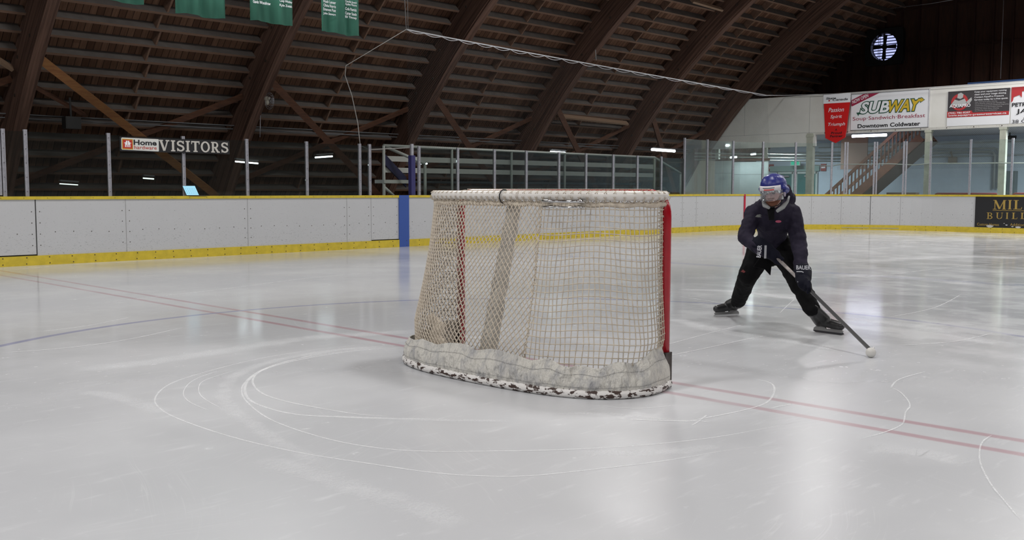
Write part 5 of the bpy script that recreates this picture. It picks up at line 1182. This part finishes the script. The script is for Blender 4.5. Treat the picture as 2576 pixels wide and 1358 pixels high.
decal('shaved_snow', [
 ([(160, 930), (300, 920), (480, 895), (640, 870), (800, 848), (960, 838), (1060, 832)], .55), ([(210, 985), (300, 1000), (420, 1040)], .30),
 ([(880, 1200), (700, 1110), (600, 1040), (560, 990), (600, 940), (700, 905), (850, 880), (1000, 870)], .22), ([(640, 1150), (780, 1190), (900, 1230), (1060, 1280), (1160, 1330)], .35),
 ([(1380, 1042), (1520, 1040), (1640, 1052), (1770, 1062)], .10), ([(1450, 1140), (1650, 1138), (1820, 1122)], .22), ([(2180, 1130), (2330, 1140), (2420, 1170)], .35),
 ([(1700, 728), (1850, 733), (2000, 752), (2060, 770)], .5), ([(1690, 800), (1800, 830), (1950, 855), (2120, 880)], .5), ([(2080, 690), (2300, 700), (2576, 730)], 1.2), ([(2100, 800), (2300, 820), (2576, 880)], .6), ([(2130, 660), (2400, 645), (2576, 650)], 1.3),
 ([(1300, 1060), (1000, 1055), (760, 1045)], .12), ([(1240, 845), (1180, 850), (1120, 850)], .2)],
 M['snow'], 'thin dusting of shaved snow on the ice', .0006)

# ------------------------------------------------------------------ skater
skin = mat('skin', (.48, .28, .23), .5); navy = mat('navy_jacket', (.014, .0115, .023), .8, c2=(.022, .018, .034), vscale=9, spec=.2)
blackc = mat('black_trousers', (.0035, .0035, .004), .85, spec=.15); helm = mat('helmet_blue', (.012, .018, .17), .38)
R1, F1 = V((_R.x, _R.y, 0)).normalized(), V((_F.x, _F.y, 0)).normalized()
root = MB()
def J(x, y, d): return atd(x, y, d)
pel = J(1940, 622, 9.0); wst = J(1938, 590, 8.92); che = J(1943, 548, 8.72); nec = J(1946, 512, 8.52); hd = J(1946, 484, 8.38)
shL, shR = J(1898, 535, 8.72), J(1990, 537, 8.66); elL, elR = J(1873, 596, 8.62), J(2010, 610, 8.60); haL, haR = J(1916, 630, 8.45), J(2017, 688, 8.42)
hpL, hpR = J(1917, 634, 9.02), J(1972, 634, 8.95); knL, knR = J(1882, 692, 9.02), J(2008, 706, 8.62)
anL, anR = J(1857, 757, 9.50), J(2042, 776, 8.44)
fh = (-_F*.80-_R*.55-_U*.22).normalized(); uh = (_U-fh*_U.dot(fh)).normalized(); rh_ = fh.cross(uh).normalized(); axh = (rh_, fh, uh)
def HP(a, b, c): return hd+rh_*a+fh*b+uh*c
mb = MB()
mb.cap(pel, wst+_R*.02, .11, .09); mb.cap(wst+_R*.02, che, .09, .12); mb.cap(che, nec, .11, .065); mb.cap(nec, hd-uh*.05, .060, .058); mb.cap(shL, shR, .065, .065)
for a, b, c in ((shL, elL, haL), (shR, elR, haR)): mb.cap(a, b, .055, .042); mb.cap(b, c, .042, .030)
for a, b, c in ((hpL, knL, anL), (hpR, knR, anR)): mb.cap(a, b, .085, .06); mb.cap(b, c, .058, .038)
mb.ball(HP(0, -.01, .03), (.074, .092, .095), 16, axes=axh); mb.ball(HP(0, .02, -.045), (.058, .066, .065), 14, axes=axh); mb.ball(HP(0, .05, -.088), (.032, .03, .022), 10, axes=axh)
mb.cap(HP(0, .085, .012), HP(0, .108, -.022), .009, .014, 8); mb.cap(HP(-.035, .075, .022), HP(.035, .075, .022), .012, .012, 8)
for sg in (-1, 1): mb.ball(HP(.075*sg, -.005, -.005), (.010, .020, .032), 10, axes=axh)
mb.cap(HP(-.022, .083, -.055), HP(.022, .083, -.055), .008, .008, 8)
person = remeshed(mb, 'person', skin, .0075, None, 3)
tag(person, 'skater in blue helmet, dark jacket and black trousers bending over a hockey stick', 'person')
def part(name, build, mt, vox=.011, smooth=5, disp=None):
    mb = MB(); build(mb); return remeshed(mb, name, mt, vox, person, smooth, disp)
def jacket(mb):
    mb.cap(pel+ZA*.0, wst+_R*.02, .150, .128); mb.cap(wst+_R*.02, che, .128, .165); mb.cap(che-_R*.04, shL, .15, .085); mb.cap(che+_R*.04, shR, .15, .085); mb.cap(che, nec-_F*.0-_U*.005, .15, .085)
    mb.cap(pel-_R*.06-ZA*.03, pel+_R*.07-ZA*.03, .13, .13)
    mb.cap(shL, elL, .085, .064); mb.cap(elL, haL, .062, .052); mb.cap(shR, elR, .088, .070); mb.cap(elR, haR+(elR-haR)*.2, .068, .058)
    mb.cap(J(1935, 505, 8.72), J(1982, 500, 8.68), .07, .066); mb.cap(J(1982, 500, 8.66), J(1979, 476, 8.60), .058, .045); mb.cap(nec+_F*.05, shL, .10, .07); mb.cap(nec+_F*.05, shR, .10, .075)      # hood bunched behind the neck
jk = part('jacket', jacket, navy, .010, 3, (.07, .030))
def pants(mb):
    for a, b, c in ((hpL, knL, anL), (hpR, knR, anR)): mb.cap(a+ZA*.03, b, .130, .092); mb.cap(b, c, .092, .070)
    mb.cap(hpL, hpR, .125, .125); mb.cap(J(1940, 655, 8.9), J(1925, 640, 8.95), .06, .09)
part('trousers', pants, blackc, .011, 3, (.07, .024))
mb = MB(); q = J(1941, 668, 8.82); mb.prism([(-.09, .09), (.0, .0), (-.01, -.085), (-.06, -.03), (-.16, -.01)], q, _R, _U, _F, .02); mb.build('shirt_tail', blackc, person)
mb = MB(); q = J(1869, 683, 8.93); mb.prism([(-.02, .0), (.0, .018), (.022, .0), (.01, -.012)], q, _R, _U, -_F, .003); mb.build('knee_patch', mat('patch_red', (.20, .04, .04), .6), person)
# collar
coll = mat('collar_grey', (.26, .27, .27), .8)
mb = MB(); P = [J(1921, 507, 8.44), J(1924, 516, 8.37), J(1935, 523, 8.33)]; mb.tube(P, [.016, .022, .012], 8); mb.build('collar', coll, person)
mb = MB(); P = [J(1985, 494, 8.44), J(1981, 507, 8.38), J(1970, 520, 8.33), J(1955, 531, 8.30)]; mb.tube(P, [.008, .012, .020, .014], 8); mb.build('collar', coll, person)
mb = MB(); q = J(1938, 524, 8.38); mb.prism([(-.035, .03), (.035, .03), (.028, -.10), (-.012, -.10)], q, _R, _U, -_F, .012); mb.build('undershirt', blackc, person)
mb = MB(); P = [J(1932, 540, 8.50), J(1931, 575, 8.60), J(1932, 605, 8.70)]
q = J(1908, 543, 8.52); mb = MB(); mb.prism([(-.028, -.008), (-.012, .010), (.012, .014), (.028, .004), (.008, .002), (.028, -.010), (.0, -.012)], q, _R, _U, -_F, .003); mb.build('chest_logo', mat('logo_grey', (.16, .17, .16), .7), person)
q = J(1958, 557, 8.49); mb = MB(); mb.prism([(.026*math.cos(k), .011*math.sin(k)) for k in np.linspace(0, 2*pi, 13)[:-1]], q, _R, _U, -_F, .003); mb.build('chest_badge', mat('badge_pink', (.38, .06, .12), .6), person)
# helmet
def helmet(mb):
    mb.ball(HP(0, -.012, .062), (.108, .132, .098), 20, axes=axh); mb.cap(HP(-.045, -.10, .110), HP(-.045, .05, .132), .022, .016, 8); mb.cap(HP(.045, -.10, .110), HP(.045, .05, .132), .022, .016, 8)
    mb.cap(HP(-.085, -.06, .01), HP(-.092, .02, .035), .035, .03, 8); mb.cap(HP(.085, -.06, .01), HP(.092, .02, .035), .035, .03, 8); mb.ball(HP(0, -.06, .0), (.095, .075, .07), 14, axes=axh)
he = part('helmet', helmet, helm, .008, 2)
for v_ in he.data.vertices:                     # open the helmet's front and underside round the face
    l = (he.matrix_world @ v_.co)-hd; c_, f_ = l.dot(uh), l.dot(fh)
    if c_ < .030 and f_ > .02: v_.co += -fh*(f_-.02)*.9
mb = MB(); n = 10
vs = []
for i in range(n+1):
    a_ = -.95+1.9*i/n; 
    for c_ in (.028, .072): vs.append(HP(.111*math.sin(a_), .126*math.cos(a_)-.006, c_))
vs = [v_+fh*.006 for v_ in vs]; mb.add(vs, [(2*i, 2*i+2, 2*i+3, 2*i+1) for i in range(n)], 0, True); o = mb.build('brow_band', mat('band_white', (.62, .60, .62), .4), person); md = o.modifiers.new('s', 'SOLIDIFY'); md.thickness = .006; md.offset = 0
mb = MB()
for (c0_, c1_, a0_, a1_) in ((.036, .046, -.45, .35),):
    vs = []
    for i in range(7): a_ = a0_+(a1_-a0_)*i/6; vs += [HP(.111*math.sin(a_), .126*math.cos(a_)-.006, c_)+fh*.0105 for c_ in (c0_, c1_)]
    mb.add(vs, [(2*i, 2*i+2, 2*i+3, 2*i+1) for i in range(6)], 0)
mb.build('band_print_red', mat('print_red', (.6, .07, .06), .5), person)
mb = MB(); vs = []
for i in range(7): a_ = -.5+.95*i/6; vs += [HP(.111*math.sin(a_), .126*math.cos(a_)-.006, c_)+fh*.0105 for c_ in (.053, .059)]
mb.add(vs, [(2*i, 2*i+2, 2*i+3, 2*i+1) for i in range(6)], 0); mb.build('band_print_dark', mat('print_dark', (.08, .08, .1), .5), person)
mb = MB(); vs = []
for i in range(9):
    a_ = -1.2+2.4*i/8
    for c_ in (.030, -.052): vs.append(HP(.106*math.sin(a_), .132*math.cos(a_)+(.0 if c_ > 0 else .006), c_))
mb.add(vs, [(2*i, 2*i+2, 2*i+3, 2*i+1) for i in range(8)], 0, True); o = mb.build('visor', glass_material('visor_clear', (.92, .93, .95), .10, (.7, .7, .75)), person); md = o.modifiers.new('s', 'SOLIDIFY'); md.thickness = .002
for sg in (-1, 1):
    mb = MB(); mb.ball(HP(.093*sg, -.005, -.015), (.008, .024, .028), 10, axes=axh); mb.build('ear_loop', mat('ear_grey%d' % sg, (.35, .30, .36), .4), person)
    mb = MB(); mb.ball(HP(.030*sg, .083, .004), (.014, .008, .008), 10, axes=axh); mb.build('eye', mat('eye%d' % sg, (.03, .02, .02), .3), person)
    mb = MB(); mb.tube([HP(.090*sg, 0, -.02), HP(.078*sg, .02, -.07), HP(.045*sg, .045, -.105), HP(0, .06, -.115)], .005, 6); mb.build('chin_strap', M['black'], person)
def beard(mb):
    mb.ball(HP(0, .045, -.080), (.052, .046, .032), 12, axes=axh); mb.cap(HP(-.058, .015, -.04), HP(-.03, .055, -.08), .018, .022, 8); mb.cap(HP(.058, .015, -.04), HP(.03, .055, -.08), .018, .022, 8); mb.cap(HP(-.028, .080, -.040), HP(.028, .080, -.040), .008, .008, 8)
part('beard', beard, mat('beard_brown', (.17, .065, .035), .8), .007, 2, (.01, .004))
mb = MB(); mb.cap(HP(-.018, .0905, -.054), HP(.018, .0905, -.054), .004, .004, 8); mb.build('mouth', mat('mouth_dark', (.10, .03, .03), .6), person)
# gloves: cuff, palm, fingers and thumb closed round the shaft
stA, stB = J(1946, 640, 8.40), J(2194, 879, 7.27); sd = (stB-stA).normalized()
glv = mat('glove_black', (.004, .0045, .011), .8, spec=.15)
def glove(mb, wrist, elbow, grip, big):
    ax_ = (grip-wrist).normalized(); side = ax_.cross(sd).normalized()
    mb.cap(wrist+(elbow-wrist).normalized()*.11, wrist, .076, .066); mb.cap(wrist, grip, .060, .052)
    for k in range(4):
        c = grip+sd*(.045*(k-1.5)*.9); o1 = c+side*.040; o2 = c+ax_*.042+side*.022; o3 = c+ax_*.040-side*.022; ln = (.92, 1.0, .97, .85)[k]
        mb.cap(o1-ax_*.02, o2, .018, .017, 8); mb.cap(o2, o3, .017, .015*ln, 8); mb.cap(o3, c-side*.036*ln, .015, .013, 8)
    mb.cap(wrist+side*.02-sd*.03, grip-sd*.055-side*.03, .020, .017, 8); mb.cap(grip-sd*.055-side*.03, grip-side*.042+ax_*.02, .017, .015, 8)
gL, gR = stA+sd*.02, stA+sd*((J(2026, 715, 8.1)-stA).length)
tgt = min((stA.lerp(stB, k/200) for k in range(201)), key=lambda p: (px(p)[0]-2022)**2); gR = tgt
wrL = gL+(elL-gL).normalized()*.085; wrR = gR+(elR-gR).normalized()*.085
part('glove', lambda m_: glove(m_, wrL, elL, gL, 0), glv, .007, 2); part('glove', lambda m_: glove(m_, wrR, elR, gR, 1), glv, .007, 2)
cw = mat('glove_white', (.55, .56, .60), .6)
o = text('cuff_lettering', 'BAUER', J(2003, 677.5, 8.05), (_R+_U*-.02), _U, -_F, .115, .032, cw, person, bold=.02)
mb = MB(); P = [J(2004, 683, 8.07), J(2017, 683, 8.04), J(2033, 692, 8.08)]; mb.tube(P, .004, 5); mb.build('cuff_piping', cw, person)
text('glove_mark', 'w', J(2006, 716, 8.02), _R, _U, -_F, .040, .026, cw, person, bold=.03)
text('cuff_lettering', 'BAUER', J(1913, 648, 8.33), (_U*.97+_R*.1), (-_R*.97+_U*.1), -_F, .105, .036, cw, person, bold=.02)
mb = MB(); mb.prism([(0, 0), (.018, 0), (.022, .11), (.004, .11)], J(1922, 650, 8.32), _R, _U, -_F, .003); mb.build('cuff_stripe', mat('stripe_grey', (.30, .31, .33), .6), person)
# skates
boot = mat('skate_black', (.018, .018, .019), .35, c2=(.06, .06, .062), vscale=14, thr=(.55, .7)); holder = mat('skate_white', (.24, .24, .24), .4)
def skate(heel, toe, ank, lean):
    d = (toe-heel).normalized(); sd_ = d.cross(ZA).normalized(); up = (ZA*math.cos(lean)+sd_*math.sin(lean)); L_ = .275; h0 = heel
    def K(a, b, c): return h0+d*a+sd_*b+up*c*.86
    def bt(mb):
        mb.cap(K(.045, 0, .115), K(.20, 0, .095), .045, .042); mb.cap(K(.20, 0, .095), K(.255, 0, .088), .042, .036); mb.cap(K(.045, 0, .11), ank, .048, .055); mb.cap(K(.11, 0, .13), ank+d*.02, .045, .05)
        mb.cap(ank-ZA*.02, ank+ZA*.02, .055, .055)
    b_ = part('skate_boot', bt, boot, .008, 3)
    mb = MB(); mb.prism([(.0, .035), (.03, .058), (.10, .058), (.12, .040), (.16, .040), (.18, .058), (.25, .056), (.285, .032), (.275, .018), (.0, .018)], h0-sd_*.008, d, up, sd_, .016); hq = mb.build('blade_holder', holder, b_); hq.parent = b_
    mb = MB(); mb.prism([(-.005, .010), (-.005, .020), (.285, .020), (.295, .010), (.27, .0), (.02, .0)], h0-sd_*.002, d, up, sd_, .004); mb.build('steel_blade', M['chrome'], b_)
    for k in range(5):
        mb = MB(); c = K(.115+.026*k, 0, .139-.003*k); mb.tube([c+sd_*.022-up*.008, c+d*.006, c-sd_*.022-up*.008], .0032, 5); mb.build('lace', mat('lace_grey', (.25, .25, .25), .8) if k == 0 else bpy.data.materials['lace_grey'], b_)
hl, tl_ = gr(1858, 793), gr(1792, 797); skate(hl, tl_, anL, .10)
h2, t2 = gr(2047, 834), gr(2098, 842); d2 = (t2-h2).normalized(); t2 = h2+(R1*.62-F1*.75).normalized()*.29; skate(h2, t2, anR, -.12)

# hockey stick and ball
t = thing('hockey_stick', stB, 'long dark hockey stick with pale upper shaft held by the skater', 'hockey stick')
def shaft(p, q, nm, mt):
    mb = MB(); d = (q-p).normalized(); u = d.cross(_F).normalized(); v_ = u.cross(d); mb.obox((p+q)/2, (q-p)/2, u*.0115, v_*.009); mb.build(nm, mt, t)
low_ = V((stB.x, stB.y, .045))
m1, m2 = stA.lerp(low_, .30), stA.lerp(low_, .40)
shaft(stA-sd*.10, stA+sd*.02, 'butt_end', M['black']); shaft(stA+sd*.02, m1, 'upper_shaft', mat('shaft_pale', (.38, .34, .32), .35, c2=(.12, .11, .11), vscale=16)); shaft(m1, m2, 'grip_band', mat('shaft_mark', (.25, .25, .26), .35, c2=(.03, .03, .03), vscale=30)); shaft(m2, low_, 'lower_shaft', mat('shaft_black', (.02, .02, .022), .3))
ball_c = atd(2187, 883, 7.30); ball_c = V((ball_c.x, ball_c.y, .036))
mb = MB(); bdir = (V((stB.x, stB.y, 0)).normalized()+R1*.03).normalized(); bs = V((low_.x, low_.y, .0))
mb.prism([(.0, .05), (.03, .056), (.16, .050), (.27, .042), (.295, .025), (.27, .004), (.03, .002), (.005, .012)], bs+bdir*.0, bdir, ZA, bdir.cross(ZA), .008); mb.build('blade', mat('blade_tape_white', (.55, .55, .54), .8), t)
bp_ = gr(2186, 897)-F1*.035; mb = MB(); mb.ball((bp_.x, bp_.y, .037), .037, 20); tag(mb.build('ball', mat('ball_white', (.62, .61, .58), .5, bump=.2)), 'small white ball on the ice at the tip of the stick', 'ball')

# ------------------------------------------------------------------ high-bay arena lamps, with three added for the sign wall
for k, p in enumerate(LAMP_POS):
    t = thing('high_bay_lamp', p, 'high bay arena lamp in the %s row, %s from the near end' % ((['right', 'middle', 'left'] if k < 18 else ['left', 'middle', 'right'])[k % 3], ['first', 'second', 'third', 'fourth', 'fifth', 'sixth', 'added sign-wall fill, last'][k//3]), 'lamp', 'high bay arena lamps')
    mb = MB(); mb.tube([(p[0], p[1], p[2]+.45), (p[0], p[1], p[2]+.30), (p[0], p[1], p[2]+.28), (p[0], p[1], p[2]-.02)], [.07, .08, .12, .30], 20, caps=False); mb.build('shade', M['alu'], t)
    mb = MB(); zr_ = ZC+math.sqrt(RIN**2-(p[1]-YC)**2); mb.tube([(p[0], p[1], p[2]+.4), (p[0], p[1], zr_)], .02, 6); mb.build('stem', M['alu'], t)
    ld = bpy.data.lights.new('lamp_light', 'SPOT'); ld.energy = LAMP_W; ld.spot_size = math.radians(174); ld.spot_blend = .55; ld.shadow_soft_size = .42; ld.color = (1.0, .985, .97)
    lo = bpy.data.objects.new('lamp_light', ld); COL.objects.link(lo); lo.parent = t; lo.location = (0, 0, -.06)
